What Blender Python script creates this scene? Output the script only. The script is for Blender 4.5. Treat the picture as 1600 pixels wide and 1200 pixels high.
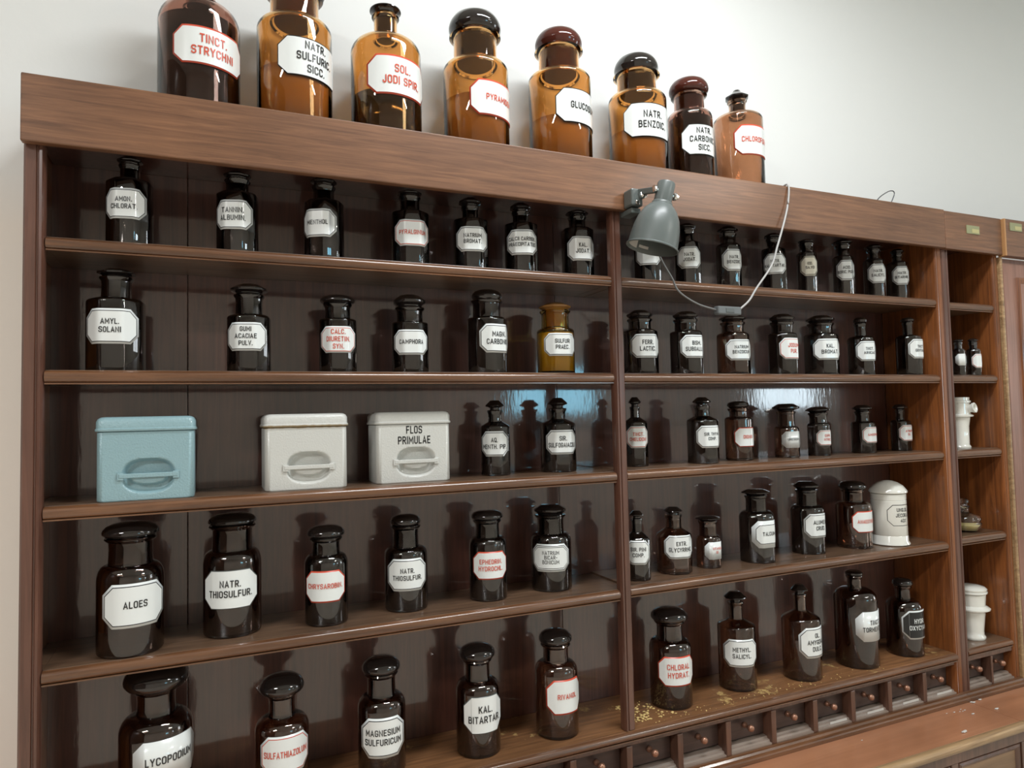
import bpy, bmesh, math, random
from mathutils import Vector, Matrix
for o in list(bpy.data.objects): bpy.data.objects.remove(o)
S = bpy.context.scene
COL = S.collection
H = 1.65                      # eye height; every z below is relative to it
PI = math.pi

# ------------------------------------------------------------------ camera, sky, lights, exposure
cam_d = bpy.data.cameras.new('camera'); cam = bpy.data.objects.new('camera', cam_d); COL.objects.link(cam)
yaw, pit, rol = math.radians(23.624), math.radians(2.702), math.radians(-1.286)
fw = Vector((math.sin(yaw)*math.cos(pit), math.cos(yaw)*math.cos(pit), math.sin(pit)))
rt = Vector((math.cos(yaw), -math.sin(yaw), 0)); up = rt.cross(fw)
r2 = math.cos(rol)*rt + math.sin(rol)*up; u2 = -math.sin(rol)*rt + math.cos(rol)*up
M = Matrix((r2, u2, -fw)).transposed().to_4x4(); M.translation = Vector((0, -1.6, H))
cam.matrix_world = M
cam_d.sensor_width = 36; cam_d.lens = 1078/1600*36; cam_d.clip_start = .05
S.camera = cam
S.view_settings.view_transform = 'Standard'; S.view_settings.look = 'None'
S.view_settings.exposure = -.12; S.view_settings.gamma = 1; S.view_settings.use_curve_mapping = False
W = bpy.data.worlds.new('world'); S.world = W; W.use_nodes = True
W.node_tree.nodes['Background'].inputs[0].default_value = (.75, .86, 1, 1)
W.node_tree.nodes['Background'].inputs[1].default_value = .6

def area(name, loc, rot, sx, sy, power, col):
    d = bpy.data.lights.new(name, 'AREA'); d.shape = 'RECTANGLE'; d.size = sx; d.size_y = sy
    d.energy = power; d.color = col
    o = bpy.data.objects.new(name, d); COL.objects.link(o); o.location = loc; o.rotation_euler = rot
    return o
# two ceiling fluorescent fittings and the tall windows in the wall behind the viewer
area('ceiling_area_light', (1.10, -.88, H+1.86), (0, 0, 0), 1.15, .28, 47, (.95, .98, 1))
area('ceiling_area_light', (3.60, -2.9, H+1.86), (0, 0, 0), 1.15, .28, 62, (1, .97, .92))
area('ceiling_area_light', (-2.1, -2.4, H+1.86), (0, 0, 0), 1.15, .28, 98, (.98, .98, .97))  # added fill light, brightens the wall left of the cabinet
for wx, pw, wc in ((3.55, 14, (.28, .74, 1)), (7.0, 22, (.74, .90, 1))):
    area('window_daylight', (wx, -4.93, H+.28), (-PI/2, 0, PI), 1.0, .50, pw, wc)

area('window_daylight', (9.12, -1.9, H+.35), (0, PI/2, 0), 1.7, 1.2, 46, (.88, .95, 1))

# ------------------------------------------------------------------ materials
def mat(name):
    m = bpy.data.materials.new(name); m.use_nodes = True
    return m, m.node_tree, m.node_tree.nodes['Principled BSDF']
def N(t, typ, **kw):
    n = t.nodes.new(typ)
    for k, v in kw.items(): setattr(n, k, v)
    return n
def simple(name, col, rough=.5, metal=0, coat=0, spec=.5, bump=None):
    m, t, b = mat(name)
    b.inputs['Base Color'].default_value = (*col, 1); b.inputs['Roughness'].default_value = rough
    b.inputs['Metallic'].default_value = metal; b.inputs['Coat Weight'].default_value = coat
    b.inputs['Coat Roughness'].default_value = .05; b.inputs['Specular IOR Level'].default_value = spec
    if bump:
        tc = N(t, 'ShaderNodeTexCoord'); nz = N(t, 'ShaderNodeTexNoise'); bp = N(t, 'ShaderNodeBump')
        nz.inputs['Scale'].default_value = bump[0]; nz.inputs['Detail'].default_value = 3
        bp.inputs['Strength'].default_value = bump[1]; bp.inputs['Distance'].default_value = .002
        t.links.new(tc.outputs['Object'], nz.inputs['Vector']); t.links.new(nz.outputs['Fac'], bp.inputs['Height'])
        t.links.new(bp.outputs['Normal'], b.inputs['Normal'])
    return m
def wood(name, dark, light, axis='X', rough=.35, coat=.3, coat_rough=.12, grain=1.0, wear=None, wear_amt=.62, bump=.15, wavy=0, wear_scale=6):
    """stretched noise grain along an axis, a second broad tone, optional worn patches, varnish coat"""
    m, t, b = mat(name); L = t.links.new
    tc = N(t, 'ShaderNodeTexCoord'); mp = N(t, 'ShaderNodeMapping')
    sc = {'X': (1.2, 26, 26), 'Z': (26, 26, 1.2), 'Y': (26, 1.2, 26)}[axis]
    mp.inputs['Scale'].default_value = tuple(s*grain for s in sc)
    L(tc.outputs['Object'], mp.inputs['Vector'])
    n1 = N(t, 'ShaderNodeTexNoise'); n1.inputs['Scale'].default_value = 2.2; n1.inputs['Detail'].default_value = 9
    n1.inputs['Roughness'].default_value = .68; n1.inputs['Distortion'].default_value = .9
    L(mp.outputs['Vector'], n1.inputs['Vector'])
    cr = N(t, 'ShaderNodeValToRGB'); cr.color_ramp.elements[0].position = .33; cr.color_ramp.elements[1].position = .66
    cr.color_ramp.elements[0].color = (*dark, 1); cr.color_ramp.elements[1].color = (*light, 1)
    L(n1.outputs['Fac'], cr.inputs['Fac'])
    n2 = N(t, 'ShaderNodeTexNoise'); n2.inputs['Scale'].default_value = 3.0; n2.inputs['Detail'].default_value = 3
    L(tc.outputs['Object'], n2.inputs['Vector'])
    mr = N(t, 'ShaderNodeMapRange'); mr.inputs['From Min'].default_value = .3; mr.inputs['From Max'].default_value = .7
    mr.inputs['To Min'].default_value = .78; mr.inputs['To Max'].default_value = 1.15
    L(n2.outputs['Fac'], mr.inputs['Value'])
    mx = N(t, 'ShaderNodeMix', data_type='RGBA', blend_type='MULTIPLY'); mx.inputs['Factor'].default_value = 1
    L(cr.outputs['Color'], mx.inputs['A']); L(mr.outputs['Result'], mx.inputs['B'])
    out = mx.outputs['Result']
    if wear:
        n3 = N(t, 'ShaderNodeTexNoise'); n3.inputs['Scale'].default_value = wear_scale; n3.inputs['Detail'].default_value = 10
        n3.inputs['Roughness'].default_value = .75
        L(tc.outputs['Object'], n3.inputs['Vector'])
        wr = N(t, 'ShaderNodeMapRange'); wr.inputs['From Min'].default_value = wear_amt; wr.inputs['From Max'].default_value = wear_amt+.06
        L(n3.outputs['Fac'], wr.inputs['Value'])
        m2 = N(t, 'ShaderNodeMix', data_type='RGBA'); L(wr.outputs['Result'], m2.inputs['Factor'])
        L(out, m2.inputs['A']); m2.inputs['B'].default_value = (*wear, 1); out = m2.outputs['Result']
    L(out, b.inputs['Base Color'])
    b.inputs['Roughness'].default_value = rough; b.inputs['Coat Weight'].default_value = coat; b.inputs['Coat Roughness'].default_value = coat_rough
    bp = N(t, 'ShaderNodeBump'); bp.inputs['Strength'].default_value = bump; bp.inputs['Distance'].default_value = .001
    L(n1.outputs['Fac'], bp.inputs['Height']); L(bp.outputs['Normal'], b.inputs['Normal'])
    if wavy:
        b.inputs['Coat IOR'].default_value = 1.7
        mp2 = N(t, 'ShaderNodeMapping'); mp2.inputs['Scale'].default_value = (110, 110, 26)
        L(tc.outputs['Object'], mp2.inputs['Vector'])
        n4 = N(t, 'ShaderNodeTexNoise'); n4.inputs['Scale'].default_value = 1.0; n4.inputs['Detail'].default_value = 3
        L(mp2.outputs['Vector'], n4.inputs['Vector'])
        b2 = N(t, 'ShaderNodeBump'); b2.inputs['Strength'].default_value = wavy; b2.inputs['Distance'].default_value = .001
        L(n4.outputs['Fac'], b2.inputs['Height']); L(b2.outputs['Normal'], b.inputs['Coat Normal'])
    return m
def glass(name, col, rough=.0, ior=1.5):
    m, t, b = mat(name)
    b.inputs['Base Color'].default_value = (*col, 1); b.inputs['Transmission Weight'].default_value = 1
    b.inputs['Coat Weight'].default_value = .3 if ior > 1.6 else 0
    b.inputs['Roughness'].default_value = rough; b.inputs['IOR'].default_value = ior
    return m

M_ = {}
M_['fascia'] = wood('fascia_wood', (.115, .051, .025), (.25, .117, .057), 'X', .42, .2, .2, grain=1.5, wear=(.5, .36, .24), wear_amt=.715, wear_scale=22)
M_['fascia_edge'] = simple('raw_edge_wood', (.48, .25, .10), .6)
M_['stile'] = wood('stile_wood', (.075, .031, .020), (.15, .066, .043), 'Z', .35, .4, .12)
M_['side'] = wood('side_wood', (.11, .034, .010), (.30, .098, .024), 'Z', .35, .5, .12)
M_['back'] = wood('back_wood', (.050, .016, .010), (.105, .036, .023), 'Z', .45, 1.0, .07, bump=.05, wavy=.16)
M_['shelf'] = wood('shelf_wood', (.075, .042, .026), (.19, .112, .066), 'X', .35, .3, .2, wear=(.34, .25, .16), wear_amt=.66)
M_['nosing'] = wood('nosing_wood', (.075, .031, .014), (.19, .085, .038), 'X', .28, .6, .1, wear=(.55, .42, .26), wear_amt=.76, wear_scale=20)
M_['worn'] = wood('worn_shelf_wood', (.12, .052, .02), (.27, .125, .05), 'X', .5, .1, .3, wear=(.55, .38, .15), wear_amt=.58, wear_scale=9)
M_['drawer'] = wood('drawer_wood', (.040, .024, .020), (.075, .046, .038), 'X', .4, .3, .2)
M_['divider'] = wood('divider_wood', (.075, .036, .023), (.16, .078, .050), 'Z', .35, .4, .15)
M_['ledge'] = wood('ledge_wood', (.20, .15, .12), (.36, .29, .24), 'X', .35, .4, .15)
M_['counter'] = wood('counter_wood', (.38, .165, .085), (.48, .22, .115), 'X', .3, .4, .12, grain=.35, bump=.04, wear=(.7, .55, .4), wear_amt=.80, wear_scale=16)
M_['counter_edge'] = wood('counter_edge_wood', (.22, .13, .06), (.50, .33, .17), 'X', .4, .3, .2, wear=(.6, .45, .28), wear_amt=.62, wear_scale=18)
M_['panel_wood'] = wood('panel_wood', (.17, .095, .045), (.29, .17, .085), 'X', .4, .3, .2)
M_['door_wood'] = wood('door_wood', (.21, .095, .062), (.33, .16, .11), 'Z', .4, .35, .2)
M_['knob'] = simple('copper_knob', (.36, .19, .125), .3, .6)
M_['rosette'] = simple('steel_rosette', (.55, .47, .42), .3, .8)
M_['paper'] = simple('paper', (.62, .60, .56), .7)
M_['brass'] = simple('brass_tag', (.50, .46, .22), .5)
M_['tagpaper'] = simple('green_tag', (.30, .31, .17), .6)
M_['lamp'] = simple('lamp_grey_paint', (.115, .135, .13), .36)
M_['lamp_dark'] = simple('lamp_dark_grey', (.10, .115, .115), .4)
M_['chrome'] = simple('chrome', (.7, .7, .68), .18, 1)
M_['cord'] = simple('cord_lit_grey', (.42, .42, .41), .4)  # upper run: light falling on the cord is put into this paler grey
M_['cord_dark'] = simple('cord_dark_grey', (.16, .165, .165), .4)  # lower run of the same cord, without the painted light
M_['switch'] = simple('switch_grey', (.13, .145, .15), .4)
M_['wire'] = simple('thin_wire', (.12, .13, .14), .4, .5)
M_['white'] = simple('enamel_white', (.80, .84, .83), .22, coat=.5)
M_['cream'] = simple('enamel_cream', (.78, .76, .64), .25, coat=.4)
M_['black'] = simple('enamel_black', (.012, .013, .014), .3)
M_['redink'] = simple('enamel_red', (.62, .085, .045), .3)
M_['offwhite_edge'] = simple('enamel_dark_edge', (.10, .11, .105), .3)
M_['porcelain'] = simple('porcelain', (.78, .78, .72), .12, coat=.8)
M_['tin_blue'] = simple('hammered_blue_paint', (.26, .41, .45), .32, coat=.3, bump=(260, .55))
M_['tin_white'] = simple('hammered_white_paint', (.58, .59, .56), .35, coat=.3, bump=(260, .4))
def rust_tin():
    m = simple('rusty_white_paint', (.58, .59, .56), .35, coat=.2, bump=(260, .4)); t = m.node_tree; b = t.nodes['Principled BSDF']; L = t.links.new
    tc = N(t, 'ShaderNodeTexCoord'); sx = N(t, 'ShaderNodeSeparateXYZ'); L(tc.outputs['Object'], sx.inputs[0])
    nz = N(t, 'ShaderNodeTexNoise'); nz.inputs['Scale'].default_value = 55; nz.inputs['Detail'].default_value = 5; L(tc.outputs['Object'], nz.inputs['Vector'])
    d = N(t, 'ShaderNodeMath', operation='SUBTRACT'); L(sx.outputs['Z'], d.inputs[0]); d.inputs[1].default_value = .1425
    a = N(t, 'ShaderNodeMath', operation='ABSOLUTE'); L(d.outputs[0], a.inputs[0])
    m1 = N(t, 'ShaderNodeMapRange'); m1.inputs['From Min'].default_value = .0005; m1.inputs['From Max'].default_value = .006; m1.inputs['To Min'].default_value = .75; m1.inputs['To Max'].default_value = 0
    L(a.outputs[0], m1.inputs['Value'])
    s = N(t, 'ShaderNodeMath', operation='ADD'); L(m1.outputs['Result'], s.inputs[0]); L(nz.outputs['Fac'], s.inputs[1])
    m2 = N(t, 'ShaderNodeMapRange'); m2.inputs['From Min'].default_value = .72; m2.inputs['From Max'].default_value = 1.1; L(s.outputs[0], m2.inputs['Value'])
    mx = N(t, 'ShaderNodeMix', data_type='RGBA'); mx.inputs['A'].default_value = (.58, .59, .56, 1); mx.inputs['B'].default_value = (.30, .22, .11, 1)
    L(m2.outputs['Result'], mx.inputs['Factor']); L(mx.outputs['Result'], b.inputs['Base Color'])
    return m
M_['tin_rust'] = rust_tin()
M_['powder'] = simple('white_powder', (.50, .36, .22), .9)
M_['sulfur'] = simple('sulfur_powder', (.50, .36, .11), .9)
M_['liquid'] = simple('dark_liquid', (.010, .006, .005), .15)
M_['flake'] = simple('yellow_flakes', (.68, .50, .20), .8)
M_['wax'] = simple('yellow_wax', (.75, .60, .25), .5)
M_['g_amber'] = glass('amber_glass', (.87, .55, .25))
M_['g_red'] = glass('red_brown_glass', (.65, .43, .36))
M_['g_rust'] = glass('rust_brown_glass', (.69, .45, .31))
M_['g_dark'] = glass('black_glass', (.22, .20, .19), 0, 1.66)
M_['g_grey'] = glass('grey_glass', (.42, .40, .385), 0, 1.66)
M_['g_blackbrown'] = glass('black_brown_glass', (.28, .175, .135), 0, 1.66)
M_['g_brown'] = glass('brown_glass', (.47, .31, .235), 0, 1.66)
M_['g_yellow'] = glass('yellow_glass', (.93, .74, .22))
M_['g_clear'] = glass('clear_glass', (.95, .96, .94))
M_['s_dark'] = simple('black_stopper_glass', (.014, .011, .010), .05, coat=.6)
M_['s_brown'] = simple('brown_stopper_glass', (.075, .018, .012), .04)
M_['s_yellow'] = simple('orange_stopper_glass', (.27, .13, .04), .06)

# plaster wall: cool white above, blending softly to beige below
def wall_mat():
    m, t, b = mat('plaster'); L = t.links.new
    tc = N(t, 'ShaderNodeNewGeometry'); sx = N(t, 'ShaderNodeSeparateXYZ'); L(tc.outputs['Position'], sx.inputs[0])
    mr = N(t, 'ShaderNodeMapRange'); mr.inputs['From Min'].default_value = H+.45; mr.inputs['From Max'].default_value = H+.58
    L(sx.outputs['Z'], mr.inputs['Value'])
    nz = N(t, 'ShaderNodeTexNoise'); nz.inputs['Scale'].default_value = 2.5; nz.inputs['Detail'].default_value = 5
    L(tc.outputs['Position'], nz.inputs['Vector'])
    mx = N(t, 'ShaderNodeMix', data_type='RGBA'); mx.inputs['A'].default_value = (.86, .82, .75, 1); mx.inputs['B'].default_value = (.81, .83, .815, 1)
    L(mr.outputs['Result'], mx.inputs['Factor']); L(mx.outputs['Result'], b.inputs['Base Color'])
    b.inputs['Roughness'].default_value = .8
    n2 = N(t, 'ShaderNodeTexNoise'); n2.inputs['Scale'].default_value = 60; n2.inputs['Detail'].default_value = 4
    L(tc.outputs['Position'], n2.inputs['Vector'])
    bp = N(t, 'ShaderNodeBump'); bp.inputs['Strength'].default_value = .12; bp.inputs['Distance'].default_value = .003
    L(n2.outputs['Fac'], bp.inputs['Height']); L(bp.outputs['Normal'], b.inputs['Normal'])
    return m
M_['wall'] = wall_mat()
M_['room'] = simple('room_paint', (.74, .69, .62), .85)
M_['room_dark'] = wood('dark_wall_panelling', (.05, .025, .015), (.10, .05, .03), 'Z')
M_['ceiling'] = simple('ceiling_paint', (.78, .78, .76), .9)
M_['floor'] = simple('pale_linoleum', (.70, .63, .54), .4)
M_['frame_white'] = simple('window_frame_paint', (.75, .75, .73), .4)

# ------------------------------------------------------------------ mesh helpers
def link(name, me, m, parent=None, loc=None, rotz=0):
    o = bpy.data.objects.new(name, me); COL.objects.link(o)
    if m is not None:
        for q in (m if isinstance(m, (list, tuple)) else [m]): me.materials.append(q)
    if loc is not None: o.location = loc
    o.rotation_euler.z = rotz
    if parent: o.parent = parent
    return o
def from_bm(name, bm, m, parent=None, smooth=False, loc=None, rotz=0):
    me = bpy.data.meshes.new(name); bm.to_mesh(me); bm.free()
    if smooth: me.polygons.foreach_set('use_smooth', [True]*len(me.polygons))
    return link(name, me, m, parent, loc, rotz)
def tag(o, label, cat, group=None):
    o['label'] = label; o['category'] = cat
    if group: o['group'] = group
    return o
def thing(name, loc, label, cat, group=None, rotz=0):
    o = bpy.data.objects.new(name, None); COL.objects.link(o); o.location = loc; o.rotation_euler.z = rotz
    o.empty_display_size = .05
    return tag(o, label, cat, group)
def box_bm(x0, x1, y0, y1, z0, z1, bev=0, seg=2, bm=None):
    b = bmesh.new()
    vs = [b.verts.new((x, y, z)) for x in (x0, x1) for y in (y0, y1) for z in (z0, z1)]
    for f in ((0,1,3,2),(4,6,7,5),(0,4,5,1),(2,3,7,6),(0,2,6,4),(1,5,7,3)): b.faces.new([vs[i] for i in f])
    bmesh.ops.recalc_face_normals(b, faces=b.faces)
    if bev: bmesh.ops.bevel(b, geom=b.edges[:], offset=bev, segments=seg, profile=.5, affect='EDGES')
    if bm is None: return b
    me = bpy.data.meshes.new('t'); b.to_mesh(me); b.free(); bm.from_mesh(me); bpy.data.meshes.remove(me)
    return bm
def box(name, m, parent, x0, x1, y0, y1, z0, z1, bev=.0015, seg=2):
    """box in absolute metres (z relative to eye height); its origin sits at the parent's"""
    p = parent.location if parent else Vector((0,0,0))
    q = parent
    off = Vector((0,0,0))
    while q is not None: off = off + q.location; q = q.parent
    bm = box_bm(x0-off.x, x1-off.x, y0-off.y, y1-off.y, z0+H-off.z, z1+H-off.z, bev, seg)
    return from_bm(name, bm, m, parent)
def extrude_x(name, m, parent, prof, x0, x1, smooth=False):
    """profile of (y, z) extruded along x, absolute coordinates, z relative to eye height"""
    off = Vector((0,0,0)); q = parent
    while q is not None: off = off + q.location; q = q.parent
    bm = bmesh.new()
    a = [bm.verts.new((x0-off.x, y-off.y, z+H-off.z)) for y, z in prof]
    c = [bm.verts.new((x1-off.x, y-off.y, z+H-off.z)) for y, z in prof]
    n = len(prof)
    for i in range(n):
        f = bm.faces.new((a[i], a[(i+1) % n], c[(i+1) % n], c[i])); f.smooth = smooth
    bm.faces.new(a); bm.faces.new(c)
    bmesh.ops.recalc_face_normals(bm, faces=bm.faces)
    o = from_bm(name, bm, m, parent)
    if smooth: autosmooth(o, 40)
    return o
def extrude_z(name, m, parent, prof, z0, z1):
    off = Vector((0,0,0)); q = parent
    while q is not None: off = off + q.location; q = q.parent
    bm = bmesh.new()
    a = [bm.verts.new((x-off.x, y-off.y, z0+H-off.z)) for x, y in prof]
    c = [bm.verts.new((x-off.x, y-off.y, z1+H-off.z)) for x, y in prof]
    n = len(prof)
    for i in range(n):
        f = bm.faces.new((a[i], a[(i+1) % n], c[(i+1) % n], c[i])); f.smooth = True
    bm.faces.new(a); bm.faces.new(c)
    bmesh.ops.recalc_face_normals(bm, faces=bm.faces)
    o = from_bm(name, bm, m, parent); autosmooth(o, 35)
    return o
def autosmooth(o, deg):
    me = o.data
    me.polygons.foreach_set('use_smooth', [True]*len(me.polygons))
    bm = bmesh.new(); bm.from_mesh(me)
    for e in bm.edges:
        e.smooth = not (len(e.link_faces) == 2 and e.calc_face_angle(0) > math.radians(deg))
    bm.to_mesh(me); bm.free()
def circle_ring(n): return [(math.sin(2*PI*i/n), -math.cos(2*PI*i/n)) for i in range(n)]
def octo_section(r=.30, k=3):
    """unit-apothem octagon with rounded corners, flat face towards -y, as a list of points from the front centre round"""
    pts = []; R = 1/math.cos(PI/8); d = r*math.tan(PI/8)
    for c in range(8):
        a = PI/8 + c*PI/4
        cx, cy = (R - r/math.cos(PI/8))*math.sin(a), -(R - r/math.cos(PI/8))*math.cos(a)
        for j in range(k):
            b = a - PI/8 + PI/4*j/(k-1)
            pts.append((cx + r*math.sin(b), cy - r*math.cos(b)))
    return pts
OCT = octo_section()
def lathe(prof, ring, bm=None, close=True, mix=None):
    """revolve (radius, z[, roundness]) along a ring of unit points"""
    bm = bm or bmesh.new(); n = len(ring); prev = None
    ang = [math.atan2(x, -y) for x, y in ring]
    for p in prof:
        r, z = p[0], p[1]; t = p[2] if len(p) > 2 else 0
        if r < 1e-6: cur = [bm.verts.new((0, 0, z))]
        else: cur = [bm.verts.new((r*(x*(1-t)+math.sin(a)*t), r*(y*(1-t)-math.cos(a)*t), z)) for (x, y), a in zip(ring, ang)]
        if prev:
            if len(prev) == 1 and len(cur) > 1:
                for i in range(n): bm.faces.new((prev[0], cur[(i+1) % n], cur[i]))
            elif len(cur) == 1 and len(prev) > 1:
                for i in range(n): bm.faces.new((prev[i], prev[(i+1) % n], cur[0]))
            elif len(cur) > 1:
                for i in range(n): bm.faces.new((prev[i], prev[(i+1) % n], cur[(i+1) % n], cur[i]))
        prev = cur
    bmesh.ops.recalc_face_normals(bm, faces=bm.faces)
    return bm
def tube_bm(pts, rad, n=8, bm=None):
    bm = bm or bmesh.new(); P = [Vector(p) for p in pts]; rings = []
    up_ = Vector((0, 0, 1))
    for i, p in enumerate(P):
        t = (P[min(i+1, len(P)-1)] - P[max(i-1, 0)]).normalized()
        a = t.cross(up_ if abs(t.z) < .95 else Vector((1, 0, 0))).normalized(); b = a.cross(t)
        rings.append([bm.verts.new(p + rad*(math.cos(2*PI*k/n)*a + math.sin(2*PI*k/n)*b)) for k in range(n)])
    for r0, r1 in zip(rings, rings[1:]):
        for k in range(n): bm.faces.new((r0[k], r0[(k+1) % n], r1[(k+1) % n], r1[k]))
    bm.faces.new(rings[0][::-1]); bm.faces.new(rings[-1])
    bmesh.ops.recalc_face_normals(bm, faces=bm.faces)
    return bm
def spline(pts, k=8):
    P = [Vector(p) for p in pts]; out = []
    for i in range(len(P)-1):
        p0, p1, p2, p3 = P[max(i-1, 0)], P[i], P[i+1], P[min(i+2, len(P)-1)]
        for j in range(k):
            t = j/k
            out.append(.5*((2*p1)+(p2-p0)*t+(2*p0-5*p1+4*p2-p3)*t*t+(3*p1-p0-3*p2+p3)*t**3))
    return out + [P[-1]]

# ------------------------------------------------------------------ the room
def struct(name, o): o.name = name; o['kind'] = 'structure'; return o
XL, XR, YB, YF, ZF, ZC = -3.4, 9.2, .24, -5.0, -H, 1.95
struct('floor', box('floor', M_['floor'], None, XL, XR, YF, YB+.15, ZF-.1, ZF, 0))
struct('ceiling', box('ceiling', M_['ceiling'], None, XL, XR, YF, YB+.15, ZC, ZC+.1, 0))
struct('wall_back', box('wall_back', M_['wall'], None, XL, XR, YB, YB+.15, ZF, ZC, 0))
struct('wall_left', box('wall_left', M_['room_dark'], None, XL-.15, XL, YF, YB+.15, ZF, ZC, 0))
struct('wall_right', box('wall_right', M_['room'], None, XR, XR+.15, YF, YB+.15, ZF, ZC, 0))
struct('wall_front', box('wall_front', M_['room'], None, XL, XR, YF-.15, YF, ZF, ZC, 0))
for i, wx in enumerate((3.55, 7.0)):
    bm = bmesh.new()
    for a in ((-.57, -.50, -.02, .58), (.50, .57, -.02, .58), (-.57, .57, .54, .61), (-.64, .64, -.07, -.0), (-.025, .025, .0, .54)):
        box_bm(wx+a[0], wx+a[1], YF, YF+.09, H+a[2], H+a[3], bm=bm)
    struct('window_%d' % (i+1), from_bm('window', bm, M_['frame_white']))
bm = bmesh.new()
for a in ((-.67, -.60, -.57, 1.27), (.60, .67, -.57, 1.27), (-.67, .67, 1.20, 1.28), (-.74, .74, -.63, -.55), (-.025, .025, -.55, 1.2), (-.60, .60, .60, .65)):
    box_bm(XR-.09, XR, -1.9+a[0], -1.9+a[1], H+a[2], H+a[3], bm=bm)
struct('window_3', from_bm('window', bm, M_['frame_white']))

# ------------------------------------------------------------------ the big shelf cabinet (two bays)
ZT, ZU = .692, .556
ZA, ZB_, ZC1, ZC2, ZD1, ZD2, ZE = .379, .1126, -.155, -.1535, -.4700, -.4655, -.840
DEP = .215
cab = thing('apothecary_cabinet', (1.0, 0, H-1.0), 'wide dark brown wooden apothecary cabinet with open bottle shelves and a row of small drawers', 'cabinet')
box('fascia_board', M_['fascia'], cab, -.338, 2.3605, -.022, -.002, ZU, ZT, .003)
box('light_block_board', M_['back'], cab, -.325, 2.327, -.0015, DEP-.0005, ZU+.036, ZU+.050, .001)  # added board, keeps light from leaking in above the highest shelf
box('top_board', M_['shelf'], cab, -.338, 2.3605, -.001, DEP+.015, ZT-.022, ZT-.0005, .001)
def moulded(x0, x1, y0, y1):
    """stile section with a bead along the inner edge"""
    w = x1-x0
    return [(x0, y1), (x0, y0+.004), (x0+.004, y0), (x0+w*.58, y0), (x0+w*.62, y0+.003), (x0+w*.68, y0+.003), (x0+w*.74, y0-.001), (x0+w*.88, y0-.002), (x1-.002, y0+.002), (x1, y0+.007), (x1, y1)]
def mirror_prof(p, x0, x1): return [(x0+x1-x, y) for x, y in p][::-1]
extrude_z('corner_stile', M_['stile'], cab, moulded(-.336, -.300, -.002, .018), ZE-.13, ZU+.002)
box('side_board', M_['side'], cab, -.336, -.327, .0185, DEP, ZE-.13, ZT-.0225)
extrude_z('centre_post', M_['stile'], cab, mirror_prof(moulded(1.004, 1.036, -.003, .02), 1.004, 1.036), ZE+.002, ZU+.002)
extrude_z('side_board', M_['side'], cab, mirror_prof(moulded(2.327, 2.3605, -.001, DEP), 2.327, 2.3605), -.978, ZT-.0225)
seams = [-.3355, -.050, .938, 2.326]
random.seed(3)
for a, b in zip(seams, seams[1:]):
    o = box('back_plank', M_['back'], cab, a+.0006, b-.0006, DEP, DEP+.012+random.uniform(0, .002), ZE-.02, ZT-.0225, .001)
def shelf(parent, x0, x1, z, mt, y1=DEP, th=.026, yf=0, lip=True):
    off = Vector((0,0,0)); 
    s = box('shelf', mt, parent, x0, x1, yf+.012, y1-.001, z-.022, z, .0008)
    if x0 < -.2: box('shelf_end', mt, s, -.3265, x0-.0003, .019, y1-.001, z-.022, z, .0005)
    r = th/2; pr = []
    for k in range(9):
        a = PI/2 + PI*k/8
        pr.append((yf+.0095 + .0095*math.cos(a), z-.0012-r + (r-.0012)*math.sin(a)))
    pr += [(yf+.003, z-th), (yf+.003, z-th-.003), (yf+.0115, z-th-.003), (yf+.0115, z-.0012)]
    n = extrude_x('nosing', M_['nosing'], s, pr, x0, x1, True)
    return s
for x0, x1, zz in ((-.299, 1.0035, (ZA, ZB_, ZC1, ZD1)), (1.0365, 2.3265, (ZA-.0005, ZB_, ZC2, ZD2))):
    for z in zz: shelf(cab, x0, x1, z, M_['shelf'])
    # straps behind the post carry the inner shelf ends
for z1 in (ZA, ZB_, ZC1, ZD1):
    box('shelf_bearer', M_['shelf'], cab, 1.0038, 1.0362, .021, DEP-.002, z1-.022, z1-.0005, .001)
shelf(cab, -.299, 2.3265, ZE, M_['worn'], th=.022, yf=-.014)

# drawers under the lowest shelf
def lathe_y(prof, n=14, c=(0, 0, 0), bm=None):
    bm = bm or bmesh.new()
    b2 = lathe(prof, circle_ring(n))
    for v in b2.verts: v.co = Vector((v.co.x, -v.co.z, v.co.y)) + Vector(c)
    me = bpy.data.meshes.new('t'); b2.to_mesh(me); b2.free(); bm.from_mesh(me); bpy.data.meshes.remove(me)
    return bm
RING14 = circle_ring(14)
def knob(parent, x, y, z):
    off = Vector((0,0,0)); q = parent
    while q is not None: off = off + q.location; q = q.parent
    c = Vector((x, y, z+H)) - off
    k = from_bm('knob', lathe_y([(0, -.001), (.0082, -.001), (.0086, .005), (.0066, .009), (.0042, .012), (.0040, .018), (.0065, .021), (.0100, .0255), (.0104, .030), (.0082, .0355), (.004, .038), (0, .0385)], 14, c), M_['knob'], parent, True)
    return k
def drawer(parent, x0, x1, paper):
    zt, zb = -.8815, -.9555
    yb = .032
    d = box('drawer', M_['drawer'], parent, x0+.002, x1-.002, yb, yb+.11, zb+.001, zt-.001, .0015)
    knob(d, (x0+x1)/2, yb, (zt+zb)/2+.002)
    return d
dv = [-.299, -.156, .010, .178, .345, .512, .680, .847, 1.016, 1.180, 1.347, 1.515, 1.680, 1.840, 2.004, 2.170, 2.3265]
dv = dv[0:1] + dv[1:]
DZT, DZB = -.868, -.9755
box('drawer_rail', M_['divider'], cab, -.299, 2.3265, .003, DEP-.002, -.8805, -.8645, .001)
for i in range(len(dv)):
    if 0 < i < len(dv)-1:
        box('drawer_divider', M_['divider'], cab, dv[i]-.009, dv[i]+.009, -.001, DEP-.002, DZB, -.8807, .0015)
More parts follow.
